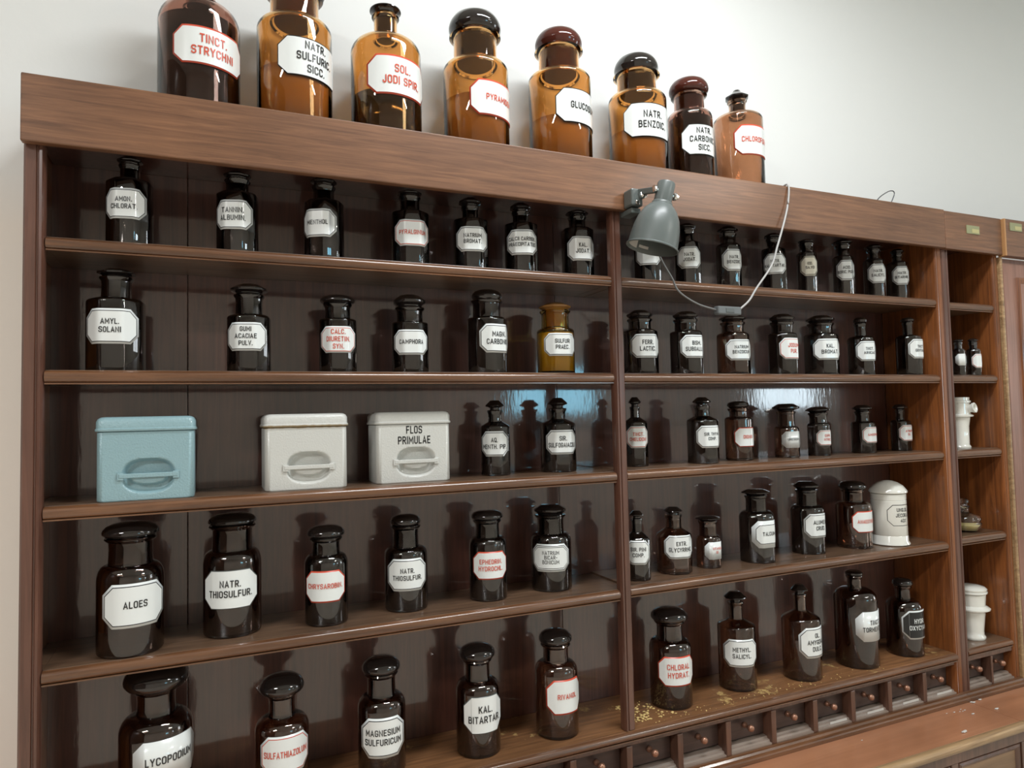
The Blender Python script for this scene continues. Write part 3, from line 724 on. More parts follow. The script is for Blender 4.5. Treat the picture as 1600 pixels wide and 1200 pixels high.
DATA = [
(-0.022,0.095,0.6920,0.0867, 0.213,0.260,0.0349,0.312,0.0483,0.354, 0.089,0.174,20,'round','dome','TINCT.|STRYCHNI','er','red',1,'large red-brown bottle lettered TINCT. STRYCHNI in red, leftmost on the cabinet top','apothecary bottles standing on top of the cabinet',0.22),
(0.188,0.095,0.6920,0.0870, 0.242,0.264,0.0577,0.336,0.0726,0.386, 0.101,0.193,26,'round','dome','NATR.|SULFURIC.|SICC.','ek','amber',0,'large amber jar lettered NATR. SULFURIC. SICC. on the cabinet top','apothecary bottles standing on top of the cabinet',0.20),
(0.411,0.095,0.6920,0.0881, 0.229,0.269,0.0298,0.333,0.0395,0.350, 0.093,0.192,13,'round','flat','SOL.|JODI SPIR.','er','amber',1,'narrow-necked amber bottle lettered SOL. JODI SPIR. in red, dark liquid inside','apothecary bottles standing on top of the cabinet',0.20),
(0.655,0.095,0.6920,0.0875, 0.230,0.251,0.0594,0.329,0.0707,0.394, 0.081,0.175,26,'round','dome','PYRAMIDON','er','amber',1,'amber jar with black domed stopper and red one-line label between SOL. JODI and GLUCOSUM','apothecary bottles standing on top of the cabinet',0.17),
(0.909,0.095,0.6920,0.0885, 0.250,0.266,0.0589,0.339,0.0671,0.399, 0.100,0.195,22,'round','dome','GLUCOSUM','ek','amber',0,'amber jar with brown domed stopper lettered GLUCOSUM on the cabinet top','apothecary bottles standing on top of the cabinet',0.19),
(1.170,0.095,0.6920,0.0861, 0.232,0.254,0.0592,0.316,0.0658,0.377, 0.098,0.198,-4,'round','dome','NATR.|BENZOIC.','ek','amber',0,'amber jar lettered NATR. BENZOIC. on the cabinet top above the grey lamp','apothecary bottles standing on top of the cabinet',0.20),
(1.362,0.095,0.6920,0.0687, 0.208,0.232,0.0470,0.287,0.0605,0.340, 0.079,0.171,-2,'round','dome','NATR.|CARBONIC.|SICC.','en','red',0,'smaller dark brown jar lettered NATR. CARBONIC. SICC. on the cabinet top','apothecary bottles standing on top of the cabinet',0.19),
(1.553,0.095,0.6920,0.0766, 0.233,0.255,0.0263,0.303,0.0352,0.338, 0.100,0.196,5,'round','cone','CHLOROFORM','er','rust',1,'brown bottle with small faceted stopper, red CHLOROF lettering, rightmost on cabinet top','apothecary bottles standing on top of the cabinet',0.17),
(-0.161,0.095,0.3790,0.0438, 0.145,0.154,0.0190,0.189,0.0245,0.206, 0.059,0.125,-10,'oct','hex','AMON.|CHLORAT.','ik','dark',0,'dark faceted bottle lettered AMON. CHLORAT. at the left end of the highest shelf','bottles on the highest shelf',0.17),
(0.058,0.095,0.3790,0.0434, 0.143,0.148,0.0241,0.182,0.0290,0.200, 0.056,0.123,-16,'oct','hex','TANNIN.|ALBUMIN.','ik','dark',0,'dark faceted bottle lettered TANNIN. ALBUMIN. on the highest shelf','bottles on the highest shelf',0.19),
(0.253,0.095,0.3790,0.0444, 0.145,0.151,0.0240,0.189,0.0293,0.211, 0.055,0.122,-29,'oct','hex','MENTHOL','ik','dark',0,'dark bottle lettered MENTHOL on the highest shelf','bottles on the highest shelf',0.17),
(0.467,0.095,0.3790,0.0463, 0.139,0.144,0.0243,0.186,0.0300,0.202, 0.050,0.116,-7,'oct','hex','PYRALGINUM','ir','dark',1,'dark bottle with red-lettered one-line label on the highest shelf, left of NATRIUM BROMAT.','bottles on the highest shelf',0.18),
(0.631,0.095,0.3790,0.0444, 0.136,0.141,0.0212,0.178,0.0288,0.200, 0.049,0.114,-13,'oct','hex','NATRIUM|BROMAT.','ik','dark',0,'dark bottle lettered NATRIUM BROMAT. on the highest shelf','bottles on the highest shelf',0.17),
(0.778,0.095,0.3790,0.0442, 0.138,0.142,0.0219,0.178,0.0280,0.202, 0.051,0.119,-20,'oct','hex','CALCII CARBON.|PRAECIPITATUS','ik','dark',0,'dark bottle lettered CALCII CARBON. PRAECIPITATUS on the highest shelf','bottles on the highest shelf',0.16),
(0.954,0.095,0.3790,0.0430, 0.141,0.146,0.0226,0.182,0.0307,0.200, 0.048,0.116,-10,'oct','hex','KAL.|JODAT.','ik','dark',0,'dark bottle lettered KAL. JODAT. just left of the centre post on the highest shelf','bottles on the highest shelf',0.18),
(1.189,0.095,0.3790,0.0391, 0.134,0.141,0.0205,0.172,0.0261,0.193, 0.053,0.117,-29,'oct','hex','','ik','dark',0,'dark bottle half hidden behind the grey lamp shade on the highest shelf','bottles on the highest shelf',0.18),
(1.336,0.095,0.3790,0.0379, 0.134,0.140,0.0199,0.178,0.0265,0.197, 0.053,0.119,-29,'oct','hex','NATR.|JODAT.','ik','dark',0,'dark bottle lettered NATR. JODAT. right beside the lamp shade','bottles on the highest shelf',0.17),
(1.495,0.095,0.3790,0.0357, 0.135,0.148,0.0230,0.180,0.0297,0.202, 0.056,0.124,-14,'oct','hex','NATR.|BENZOIC.','ik','grey',0,'small grey-black bottle lettered NATR. BENZOIC. on the highest shelf','bottles on the highest shelf',0.16),
(1.681,0.095,0.3790,0.0371, 0.141,0.145,0.0194,0.179,0.0262,0.197, 0.058,0.124,-38,'oct','hex','NATR.|KAL. TARTAR.','ik','dark',0,'dark bottle behind the hanging cord, label lettered NATR. KAL. TARTAR.','bottles on the highest shelf',0.16),
(1.826,0.095,0.3790,0.0299, 0.139,0.146,0.0206,0.176,0.0245,0.189, 0.062,0.128,-30,'oct','hex','IOD.|SA.VO','ik','grey',0,'small bottle with cream label, highest shelf, first one right of the hanging cord','bottles on the highest shelf',0.15),
(1.994,0.095,0.3790,0.0320, 0.138,0.145,0.0217,0.182,0.0316,0.202, 0.057,0.126,-30,'oct','hex','ACID.|BORIC. PULV.','ik','grey',0,'small bottle lettered ACID. BORIC., third from the right end of the highest shelf','bottles on the highest shelf',0.16),
(2.145,0.095,0.3790,0.0332, 0.135,0.146,0.0199,0.179,0.0279,0.197, 0.056,0.123,-30,'oct','hex','NATR.|SALICYL.','ik','grey',0,'small bottle lettered NATR. SALICYL., second from the right end of the highest shelf','bottles on the highest shelf',0.16),
(2.266,0.095,0.3790,0.0315, 0.136,0.146,0.0170,0.172,0.0220,0.191, 0.057,0.123,-30,'oct','hex','NATR.|BITARNIC.','ik','grey',0,'small grey bottle at the right end of the highest shelf','bottles on the highest shelf',0.16),
(-0.186,0.095,0.1126,0.0542, 0.148,0.159,0.0282,0.206,0.0359,0.223, 0.057,0.131,-6,'oct','hex','AMYL.|SOLANI','ik','dark',0,"big octagonal black bottle lettered AMYL. SOLANI at the second shelf's left end",'bottles on the second shelf down',0.17),
(0.082,0.095,0.1126,0.0461, 0.124,0.134,0.0290,0.181,0.0394,0.205, 0.048,0.112,-12,'oct','hex','GUMI|ACACIAE|PULV.','ik','dark',0,'dark bottle lettered GUMI ACACIAE PULV. on the second shelf','bottles on the second shelf down',0.18),
(0.283,0.095,0.1126,0.0438, 0.125,0.132,0.0301,0.169,0.0421,0.190, 0.047,0.110,-8,'oct','dome','CALC.|DIURETIN.|SYN.','ir','dark',1,'dark bottle with red-lettered CALC. DIURETIN. SYN. label on the second shelf','bottles on the second shelf down',0.20),
(0.462,0.095,0.1126,0.0451, 0.124,0.129,0.0329,0.167,0.0401,0.199, 0.045,0.107,-10,'oct','hex','CAMPHORA','ik','dark',0,'dark bottle lettered CAMPHORA on the second shelf','bottles on the second shelf down',0.19),
(0.673,0.095,0.1126,0.0502, 0.142,0.150,0.0365,0.196,0.0408,0.225, 0.053,0.128,14,'oct','dome','MAGN.|CARBONIC.','ik','dark',0,'tall dark square bottle lettered MAGN. CARBONIC. on the second shelf','bottles on the second shelf down',0.19),
(0.876,0.095,0.1126,0.0489, 0.117,0.127,0.0363,0.177,0.0425,0.198, 0.048,0.110,-6,'oct','hex','SULFUR|PRAEC.','ik','yellow',0,'honey-yellow glass bottle lettered SULFUR PRAEC. on the second shelf','bottles on the second shelf down',0.19),
(1.155,0.095,0.1126,0.0484, 0.124,0.132,0.0314,0.164,0.0360,0.189, 0.047,0.115,-9,'oct','hex','FERR.|LACTIC.','ik','dark',0,'dark bottle lettered FERR. LACTIC., first right of the centre post','bottles on the second shelf down',0.20),
(1.320,0.095,0.1126,0.0465, 0.125,0.133,0.0319,0.168,0.0366,0.192, 0.049,0.117,0,'oct','hex','BISM.|SUBGALLIC.','ik','dark',0,'dark bottle lettered BISM. SUBGALLIC. on the second shelf','bottles on the second shelf down',0.19),
(1.501,0.095,0.1126,0.0473, 0.122,0.133,0.0324,0.166,0.0392,0.189, 0.044,0.108,-11,'oct','hex','NATRIUM|BENZOICUM','ik','brown',0,'brownish bottle lettered NATRIUM BENZOICUM under the cord switch','bottles on the second shelf down',0.17),
(1.704,0.095,0.1126,0.0443, 0.127,0.137,0.0329,0.173,0.0378,0.199, 0.050,0.118,1,'oct','hex','JODUM|PUR.','ir','dark',1,'dark bottle with red lettering JODUM PUR. on the second shelf','bottles on the second shelf down',0.20),
(1.875,0.095,0.1126,0.0512, 0.129,0.141,0.0361,0.175,0.0430,0.201, 0.050,0.119,-17,'oct','hex','KAL.|BROMAT.','ik','dark',0,'dark broad bottle lettered KAL. BROMAT. on the second shelf','bottles on the second shelf down',0.20),
(2.062,0.095,0.1126,0.0414, 0.123,0.138,0.0178,0.181,0.0217,0.203, 0.049,0.116,-14,'oct','cap','TINCT.|ARNICAE','ik','dark',0,'narrow-necked dark bottle lettered TINCT. ARNICAE on the second shelf','bottles on the second shelf down',0.15),
(2.255,0.060,0.1126,0.0400, 0.128,0.143,0.0166,0.187,0.0224,0.204, 0.057,0.124,3,'oct','cap','TINCT.|GENTIAN.','ik','dark',0,"narrow-necked black bottle at the right end of the wide cabinet's second shelf",'bottles on the second shelf down',0.15),
(2.482,0.034,0.1126,0.0204, 0.084,0.095,0.0116,0.119,0.0155,0.130, 0.034,0.076,-29,'oct','hex','','n','dark',0,'tiny bottle with plain white label in the narrow cabinet, left of its pair','tiny bottles in the narrow cabinet',0.15),
(2.566,0.035,0.1126,0.0223, 0.086,0.097,0.0127,0.121,0.0165,0.135, 0.026,0.077,-15,'oct','hex','','ir','dark',1,'tiny bottle with red-lined label in the narrow cabinet, right of its pair','tiny bottles in the narrow cabinet',0.15),
(0.701,0.122,-0.1550,0.0385, 0.130,0.142,0.0181,0.173,0.0250,0.199, 0.051,0.117,-26,'oct','hat','AQ.|MENTH. PIP.','ik','dark',0,'dark bottle lettered AQ. MENTH. PIP. beside the FLOS PRIMULAE tin','bottles on the third shelf down',0.19),
(0.890,0.122,-0.1550,0.0468, 0.132,0.145,0.0215,0.175,0.0268,0.204, 0.049,0.115,-11,'oct','hat','SIR.|SULFOGAIACOLI','ik','dark',0,'dark bottle lettered SIR. SULFOGAIACOLI just left of the centre post','bottles on the third shelf down',0.20),
(1.146,0.122,-0.1535,0.0345, 0.128,0.143,0.0130,0.174,0.0177,0.202, 0.054,0.117,-20,'oct','hat','TINCT.|CHELIDONI','ir','dark',1,'dark bottle with faint red lettering half hidden by the centre post, third shelf','bottles on the third shelf down',0.17),
(1.372,0.097,-0.1535,0.0448, 0.130,0.142,0.0216,0.173,0.0273,0.199, 0.047,0.113,-4,'oct','hat','SIR. THYMI|COMP.','ik','dark',0,'dark bottle lettered SIR. THYMI COMP. with small hat-shaped stopper','bottles on the third shelf down',0.15),
(1.534,0.122,-0.1535,0.0424, 0.127,0.137,0.0280,0.163,0.0338,0.186, 0.043,0.103,-2,'round','flatdome','DIONIN','er','brown',1,'rounded brown-black bottle with thick red label edge on the third shelf','bottles on the third shelf down',0.19),
(1.734,0.122,-0.1535,0.0373, 0.089,0.102,0.0263,0.150,0.0410,0.175, 0.032,0.085,-10,'oct','hex','UROTROPIN','n','brown',0,'brown bottle with wide flat stopper and borderless white label, third shelf','bottles on the third shelf down',0.15),
(1.875,0.122,-0.1535,0.0348, 0.096,0.109,0.0276,0.143,0.0385,0.162, 0.034,0.085,0,'oct','hex','CUPR.|NITRIC.','ir','dark',1,'short dark bottle with two red words on its label, right of the wide-stoppered brown bottle','bottles on the third shelf down',0.18),
(2.085,0.122,-0.1535,0.0380, 0.099,0.110,0.0229,0.144,0.0318,0.166, 0.035,0.090,5,'oct','hex','AMINOPHEN','ir','dark',1,"small dark bottle with red one-line label, second from third shelf's right end",'bottles on the third shelf down',0.16),
(2.276,0.122,-0.1535,0.0326, 0.101,0.111,0.0150,0.145,0.0241,0.166, 0.035,0.092,-5,'oct','hex','ATROP.|SU.','ir','dark',1,'small narrow-necked bottle with faint red label, rightmost of the third shelf','bottles on the third shelf down',0.15),
(-0.155,0.075,-0.4700,0.0636, 0.146,0.180,0.0426,0.235,0.0545,0.266, 0.060,0.148,13,'round','dome','ALOES','ik','blackbrown',0,'largest jar of the fourth shelf lettered ALOES, wide domed stopper','bottles on the fourth shelf down',0.17),
(0.045,0.111,-0.4700,0.0618, 0.151,0.184,0.0431,0.239,0.0519,0.265, 0.064,0.147,-6,'round','dome','NATR.|THIOSULFUR.','en','blackbrown',0,'large brown-black jar lettered NATR. THIOSULFUR. beside ALOES','bottles on the fourth shelf down',0.19),
(0.249,0.086,-0.4700,0.0494, 0.134,0.158,0.0321,0.196,0.0430,0.224, 0.055,0.126,-12,'round','dome','CHRYSAROBIN.','er','dark',1,'black jar with red-edged label lettered CHRYSAROBIN.','bottles on the fourth shelf down',0.17),
(0.448,0.113,-0.4700,0.0530, 0.133,0.152,0.0325,0.204,0.0382,0.231, 0.052,0.129,-11,'round','dome','NATR.|THIOSULFUR.','ik','dark',0,'smaller black jar lettered NATR. THIOSULFUR., right of the CHRYSAROBIN. jar','bottles on the fourth shelf down',0.16),
(0.665,0.104,-0.4700,0.0494, 0.136,0.158,0.0319,0.202,0.0420,0.226, 0.056,0.126,-12,'round','dome','EPHEDRIN.|HYDROCHL.','er','dark',1,'black jar with red-edged label lettered EPHEDRIN. HYDROCHL.','bottles on the fourth shelf down',0.18),
(0.856,0.115,-0.4700,0.0552, 0.128,0.150,0.0369,0.200,0.0431,0.226, 0.054,0.127,-28,'round','hex','NATRIUM|BICAR-|BONICUM','dk','dark',0,'black jar with double-lined label lettered NATRIUM BICARBONICUM','bottles on the fourth shelf down',0.15),
(1.107,0.071,-0.4655,0.0349, 0.113,0.132,0.0143,0.169,0.0197,0.191, 0.046,0.112,-29,'oct','hat','SIR. PINI|COMP.','ik','dark',0,'dark bottle lettered SIR. PINI COMP. half hidden by the centre post','bottles on the fourth shelf down',0.17),
(1.250,0.094,-0.4655,0.0482, 0.110,0.128,0.0221,0.167,0.0258,0.189, 0.046,0.112,-11,'oct','hat','EXTR.|GLYCYRRHIZ.','ik','brown',0,'brown bottle lettered EXTR. GLYCYRRHIZ. with small hat stopper','bottles on the fourth shelf down',0.19),
(1.381,0.100,-0.4655,0.0356, 0.078,0.094,0.0252,0.138,0.0355,0.152, 0.027,0.078,2,'oct','hex','VITAMIN|B1','n','brown',1,'shortest brown bottle of the fourth shelf with small red lettering','bottles on the fourth shelf down',0.16),
(1.566,0.094,-0.4655,0.0514, 0.134,0.155,0.0303,0.203,0.0417,0.221, 0.047,0.129,-1,'oct','hex','TALCUM','wk','dark',0,'tall black faceted bottle lettered TALCUM with wide white label margin','bottles on the fourth shelf down',0.15),
(1.800,0.114,-0.4655,0.0509, 0.136,0.154,0.0311,0.204,0.0389,0.230, 0.054,0.130,0,'oct','hex','ALUMEN|CRUD.','ik','dark',0,'tall black faceted bottle lettered ALUMEN CRUD.','bottles on the fourth shelf down',0.18),
(2.003,0.107,-0.4655,0.0557, 0.133,0.153,0.0313,0.192,0.0431,0.221, 0.054,0.124,3,'round','dome','ANAESTHESIN','er','brown',1,'brown-black bottle with red-edged label lettered ANAESTH beside the white porcelain jar','bottles on the fourth shelf down',0.18),
(-0.108,0.100,-0.8400,0.0719, 0.186,0.224,0.0384,0.277,0.0642,0.329, 0.105,0.189,26,'round','dome','LYCOPODIUM','n','blackbrown',0,'huge brown-black jar at bottom left, label ending PODIUM','bottles on the lowest shelf',0.20),
(0.149,0.100,-0.8400,0.0590, 0.141,0.169,0.0292,0.220,0.0493,0.261, 0.062,0.144,4,'round','dome','SULFATHIAZOLUM','ir','brown',1,'brown jar with red lettering SULFATHIAZOLUM on the lowest shelf','bottles on the lowest shelf',0.18),
(0.379,0.100,-0.8400,0.0570, 0.147,0.175,0.0343,0.228,0.0458,0.264, 0.048,0.139,-9,'round','dome','MAGNESIUM|SULFURICUM','ik','blackbrown',0,'brown-black jar lettered MAGNESIUM SULFURICUM on the lowest shelf','bottles on the lowest shelf',0.17),
(0.622,0.084,-0.8400,0.0560, 0.150,0.176,0.0318,0.227,0.0456,0.263, 0.061,0.150,-1,'round','dome','KAL.|BITARTAR.','en','blackbrown',0,'brown-black jar lettered KAL. BITARTAR. on the lowest shelf','bottles on the lowest shelf',0.20),
(0.846,0.083,-0.8400,0.0571, 0.158,0.186,0.0342,0.232,0.0445,0.268, 0.065,0.153,3,'round','dome','RIVANOL','er','brown',1,'brown-black jar with red-edged label at the lowest shelf, left of the centre post','bottles on the lowest shelf',0.16),
(1.227,0.098,-0.8400,0.0600, 0.157,0.185,0.0374,0.236,0.0530,0.273, 0.067,0.149,-13,'round','dome','CHLORAL|HYDRAT.','er','blackbrown',1,'brown-black jar lettered CHLORAL HYDRAT. standing in spilled yellow powder','bottles on the lowest shelf',0.20),
(1.483,0.109,-0.8400,0.0563, 0.186,0.204,0.0208,0.255,0.0322,0.285, 0.074,0.155,-26,'conical','hat','METHYL.|SALICYL.','ik','brown',0,'brown bottle with sloping shoulder lettered METHYL. SALICYL.','bottles on the lowest shelf',0.17),
(1.717,0.080,-0.8400,0.0583, 0.184,0.206,0.0188,0.256,0.0254,0.286, 0.073,0.165,5,'conical','hat','OL.|AMYGDAL.|DULC.','ik','brown',0,'brown faceted bottle lettered OL. AMYGDAL. DULC. with pointed stopper','bottles on the lowest shelf',0.16),
(1.963,0.082,-0.8400,0.0668, 0.211,0.247,0.0221,0.287,0.0270,0.303, 0.089,0.183,7,'round','cap','TINCT.|TORMENTILL.','n','blackbrown',0,'tallest bottle of the lowest shelf, narrow neck, borderless white label lettered TORMENT','bottles on the lowest shelf',0.17),
(2.191,0.080,-0.8400,0.0579, 0.150,0.184,0.0241,0.227,0.0328,0.253, 0.061,0.155,-2,'round','dome','HYDR.|OXYCYAN.','bw','blackbrown',0,'dark bottle with black label and white lettering OXYCYAN, rightmost of lowest shelf','bottles on the lowest shelf',0.17),
]
for d in DATA: bottle(d)

# ------------------------------------------------------------------ three tins on the third shelf
def tin(x0, x1, y0, dep, z, h, m, label, text=None):
    xc = (x0+x1)/2; W_ = (x1-x0)/2
    t = thing('storage_tin', (xc, y0, z+H+.0004), label, 'tin', 'metal tins on the third shelf')
    lidh = .030
    # body: rounded-corner box with a pressed oval finger recess in the front
    zt = h-lidh
    bm = bmesh.new()
    r = .012
    def ring(w, y_0, y_1, rr, z, n=5):
        pts = []
        for cx, cy, a0 in ((w-rr, y_0+rr, -PI/2), (w-rr, y_1-rr, 0), (-w+rr, y_1-rr, PI/2), (-w+rr, y_0+rr, PI)):
            for j in range(n+1):
                a = a0+PI/2*j/n; pts.append(bm.verts.new((cx+rr*math.cos(a), cy+rr*math.sin(a), z)))
        return pts
    def bridge(a, b, skip=None):
        n = len(a)
        for i in range(n):
            if skip is not None and i == skip: continue
            f = bm.faces.new((a[i], a[(i+1) % n], b[(i+1) % n], b[i])); f.smooth = True
    a = ring(W_-.002, .002, dep-.002, r, .0); b_ = ring(W_, 0, dep, r, .003); c_ = ring(W_, 0, dep, r, zt-.002)
    d_ = ring(W_-.002, .002, dep-.002, r, zt)
    bm.faces.new(a[::-1]); bridge(a, b_)
    bridge(b_, c_, 23); bridge(c_, d_); bm.faces.new(d_)
    # front face grid with the recess
    nx, nz = 64, 56
    fx0, fx1 = -W_+r, W_-r; fz0, fz1 = .003, zt-.002
    cx, cz = 0.004, .050; ra, rb = .046, .034
    def dsp(x, z):
        u, v = (x-cx)/ra, (z-cz)/rb
        # stadium-like oval
        q = (abs(u)**2.6 + abs(v)**2.6)**(1/2.6)
        if q >= 1.08: return 0
        s = min(1, (1.08-q)/.20); s = s*s*(3-2*s)
        y = .017*s*(1.0 if v > 0 else .8)
        # lower bulge stands proud inside the recess
        if v < -.02:
            q2 = ((abs((x-cx)/(ra*.86)))**2.6 + abs((z-cz)/(rb*.60))**2.4)**(1/2.5)
            if q2 < 1:
                s2 = min(1, (1-q2)/.25); s2 = s2*s2*(3-2*s2); y -= .0125*s2
        return y
    g = [[bm.verts.new((fx0+(fx1-fx0)*i/nx, dsp(fx0+(fx1-fx0)*i/nx, fz0+(fz1-fz0)*j/nz), fz0+(fz1-fz0)*j/nz)) for i in range(nx+1)] for j in range(nz+1)]
    for j in range(nz):
        for i in range(nx):
            f = bm.faces.new((g[j][i], g[j][i+1], g[j+1][i+1], g[j+1][i])); f.smooth = True
    bmesh.ops.remove_doubles(bm, verts=bm.verts[:], dist=.00002)
    bmesh.ops.recalc_face_normals(bm, faces=bm.faces)
    body = from_bm('body', bm, m, t); autosmooth(body, 50)
    # lid
    bm = bmesh.new()
    L = [ring(W_+.003, -.003, dep+.003, r+.003, zt+.0004), ring(W_+.004, -.004, dep+.004, r+.003, zt+.002), ring(W_+.004, -.004, dep+.004, r+.003, zt+.005), ring(W_+.0022, -.0022, dep+.0022, r+.002, zt+.007), ring(W_+.002, -.002, dep+.002, r+.002, h-.010),
         ring(W_-.001, .001, dep-.001, r, h-.004), ring(W_-.006, .006, dep-.006, r-.002, h-.0008), ring(W_-.012, .012, dep-.012, .008, h)]
    bm.faces.new(L[0][::-1])
    for p, q in zip(L, L[1:]): bridge(p, q)
    bm.faces.new(L[-1])
    bmesh.ops.recalc_face_normals(bm, faces=bm.faces)
    lid = from_bm('lid', bm, m, t); autosmooth(lid, 40)
    # pull bar across the recess
    bm = box_bm(cx-.054, cx+.054, -.0045, .001, cz-.0035, cz+.0055, .0012)
    for sx in (-1, 1): box_bm(cx+sx*.051-.006, cx+sx*.051+.006, -.0035, .0005, cz-.0075, cz+.0075, .001, bm=bm)
    from_bm('pull_bar', bm, m, t)
    if text:
        V, F = text_mesh(text, .0190, .1, .56, 1.32)
        tb = bmesh.new(); vs = [tb.verts.new((x-.0, -.0006, z+zt-.0265)) for x, z in V]
        for f in F: tb.faces.new([vs[i] for i in f])
        from_bm('lettering', tb, M_['black'], t)
    return t
tin(-.212, -.0315, .014, .125, ZC1, .172, M_['tin_blue'], 'pale blue hammered metal tin with lid and oval finger pull')
tin(.110, .291, .028, .12, ZC1, .172, M_['tin_rust'], 'blank greyish white metal tin with rusty lid seam, between the blue and lettered tins')
tin(.364, .549, .048, .105, ZC1, .172, M_['tin_white'], 'white metal tin lettered FLOS PRIMULAE with oval finger pull', ['FLOS', 'PRIMULAE'])

# ------------------------------------------------------------------ porcelain and glass pieces
def lathed(name, prof, loc, label, cat, m, n=40):
    t = thing(name, (loc[0], loc[1], loc[2]+H+.0004), label, cat)
    return t
t = lathed('porcelain_jar', None, (2.143, .082, ZD2), 'tall white porcelain jar lettered UNG.OL. JECOR. with domed lid on the fourth shelf', 'jar', None)
t.rotation_euler.z = math.radians(-2)
o = from_bm('body', lathe([(0, 0), (.058, 0), (.062, .003), (.0615, .007), (.057, .013), (.0565, .031), (.0550, .033), (.0565, .035), (.0555, .150), (.054, .1515), (.0555, .153), (.0555, .172), (.050, .174), (0, .174)], R48), M_['porcelain'], t); autosmooth(o, 40)
o = from_bm('lid', lathe([(0, .1744), (.0575, .1744), (.060, .177), (.060, .182), (.057, .187), (.047, .200), (.032, .210), (.015, .216), (0, .2175)], R48), M_['porcelain'], t); autosmooth(o, 40)
fnj = wrap_fn(.0557, 'round')
def ring_line(fn, w, h, c, zc, t_, off=.0006):
    bm = bmesh.new()
    def outline(w, h, c):
        pts = []
        def seg(a, b, n):
            for i in range(n): pts.append((a[0]+(b[0]-a[0])*i/n, a[1]+(b[1]-a[1])*i/n))
        P = [(-w+c, h/2), (w-c, h/2), (w, h/2-c), (w, -h/2+c), (w-c, -h/2), (-w+c, -h/2), (-w, -h/2+c), (-w, h/2-c)]
        for i in range(8): seg(P[i], P[(i+1) % 8], 12 if i in (0, 4) else 4)
        return pts
    A, B_ = outline(w, h, c), outline(w-t_, h-2*t_, c-t_*.586)
    va = [bm.verts.new((*fn(s, off), zc+z)) for s, z in A]; vb = [bm.verts.new((*fn(s, off), zc+z)) for s, z in B_]
    n = len(va)
    for i in range(n): bm.faces.new((va[i], va[(i+1) % n], vb[(i+1) % n], vb[i]))
    return bm
lb = from_bm('label_outline', ring_line(fnj, .054, .071, .018, .103, .0018), M_['black'], t)
V, F = text_mesh(['UNG.OL.', 'JECOR.A.', '40%'], .0125, .085, .66, 1.45)
tb = bmesh.new(); vs = [tb.verts.new((x, 0, z)) for x, z in V]
for f in F: tb.faces.new([vs[i] for i in f])
for i in range(-12, 13): bmesh.ops.bisect_plane(tb, geom=tb.verts[:]+tb.edges[:]+tb.faces[:], plane_co=(i*.0035, 0, 0), plane_no=(1, 0, 0))
for v in tb.verts:
    x, y = fnj(v.co.x, .0007); v.co = Vector((x, y, v.co.z+.103))
from_bm('lettering', tb, M_['black'], t)

t = thing('porcelain_beaker', (2.538, .075, ZE+H+.0004), 'white porcelain lidded beaker with collar on the narrow cabinet\'s lowest shelf', 'jar')
o = from_bm('body', lathe([(0, 0), (.040, 0), (.042, .004), (.042, .010), (.037, .016), (.037, .030), (.044, .098), (.050, .100), (.060, .106), (.0605, .110), (.052, .116), (.045, .120), (.048, .160), (.044, .162), (0, .162)], R48), M_['porcelain'], t); autosmooth(o, 40)
o = from_bm('lid', lathe([(0, .1624), (.050, .1624), (.0535, .165), (.0535, .169), (.050, .171), (.0525, .174), (.0525, .179), (.045, .186), (.025, .190), (0, .191)], R48), M_['porcelain'], t); autosmooth(o, 40)

t = thing('porcelain_inhaler', (2.530, .080, -.1535+H+.0004), 'white porcelain pot with side spout in the narrow cabinet', 'pot', None, math.radians(-28))
o = from_bm('body', lathe([(0, 0), (.036, 0), (.037, .006), (.032, .014), (.033, .080), (.038, .113), (.048, .116), (.049, .121), (.040, .126), (.038, .165), (.042, .167), (.042, .174), (.038, .176), (.038, .186), (.030, .188), (0, .188)], R48), M_['porcelain'], t); autosmooth(o, 40)
bm = lathe([(0, .02), (.015, .02), (.0140, .044), (.0165, .050), (.0185, .054), (.0185, .059), (.015, .060), (.0125, .056), (.0115, .034), (0, .034)], circle_ring(24))
Rm = Matrix.Rotation(math.radians(80), 3, 'X') ; Rz = Matrix.Rotation(math.radians(38), 3, 'Z')
for v in bm.verts: v.co = Rz @ (Rm @ v.co) + Vector((0, 0, .138))
o = from_bm('spout', bm, M_['porcelain'], t); autosmooth(o, 40)

t = thing('glass_spirit_burner', (2.535, .078, -.456+H+.0004), 'small squat clear glass jar with knobbed stopper in the narrow cabinet', 'jar')
o = from_bm('body', lathe([(0, .002), (.030, 0), (.040, .004), (.050, .018), (.053, .030), (.048, .036), (.050, .040), (.052, .048), (.046, .058), (.020, .066), (.014, .070), (.0145, .084), (.017, .086), (.012, .086), (.011, .070), (.040, .056), (.047, .046), (.047, .024), (.036, .008), (0, .006)], R48), M_['g_clear'], t); autosmooth(o, 50)
o = from_bm('contents', lathe([(0, .0068), (.034, .009), (.045, .024), (.045, .028), (0, .029)], R48), M_['wax'], t, True)
o = from_bm('stopper', lathe([(0, .0864), (.016, .0864), (.018, .090), (.010, .094), (.008, .098), (.014, .104), (.015, .110), (.010, .117), (0, .119)], circle_ring(24)), M_['g_clear'], t); autosmooth(o, 50)

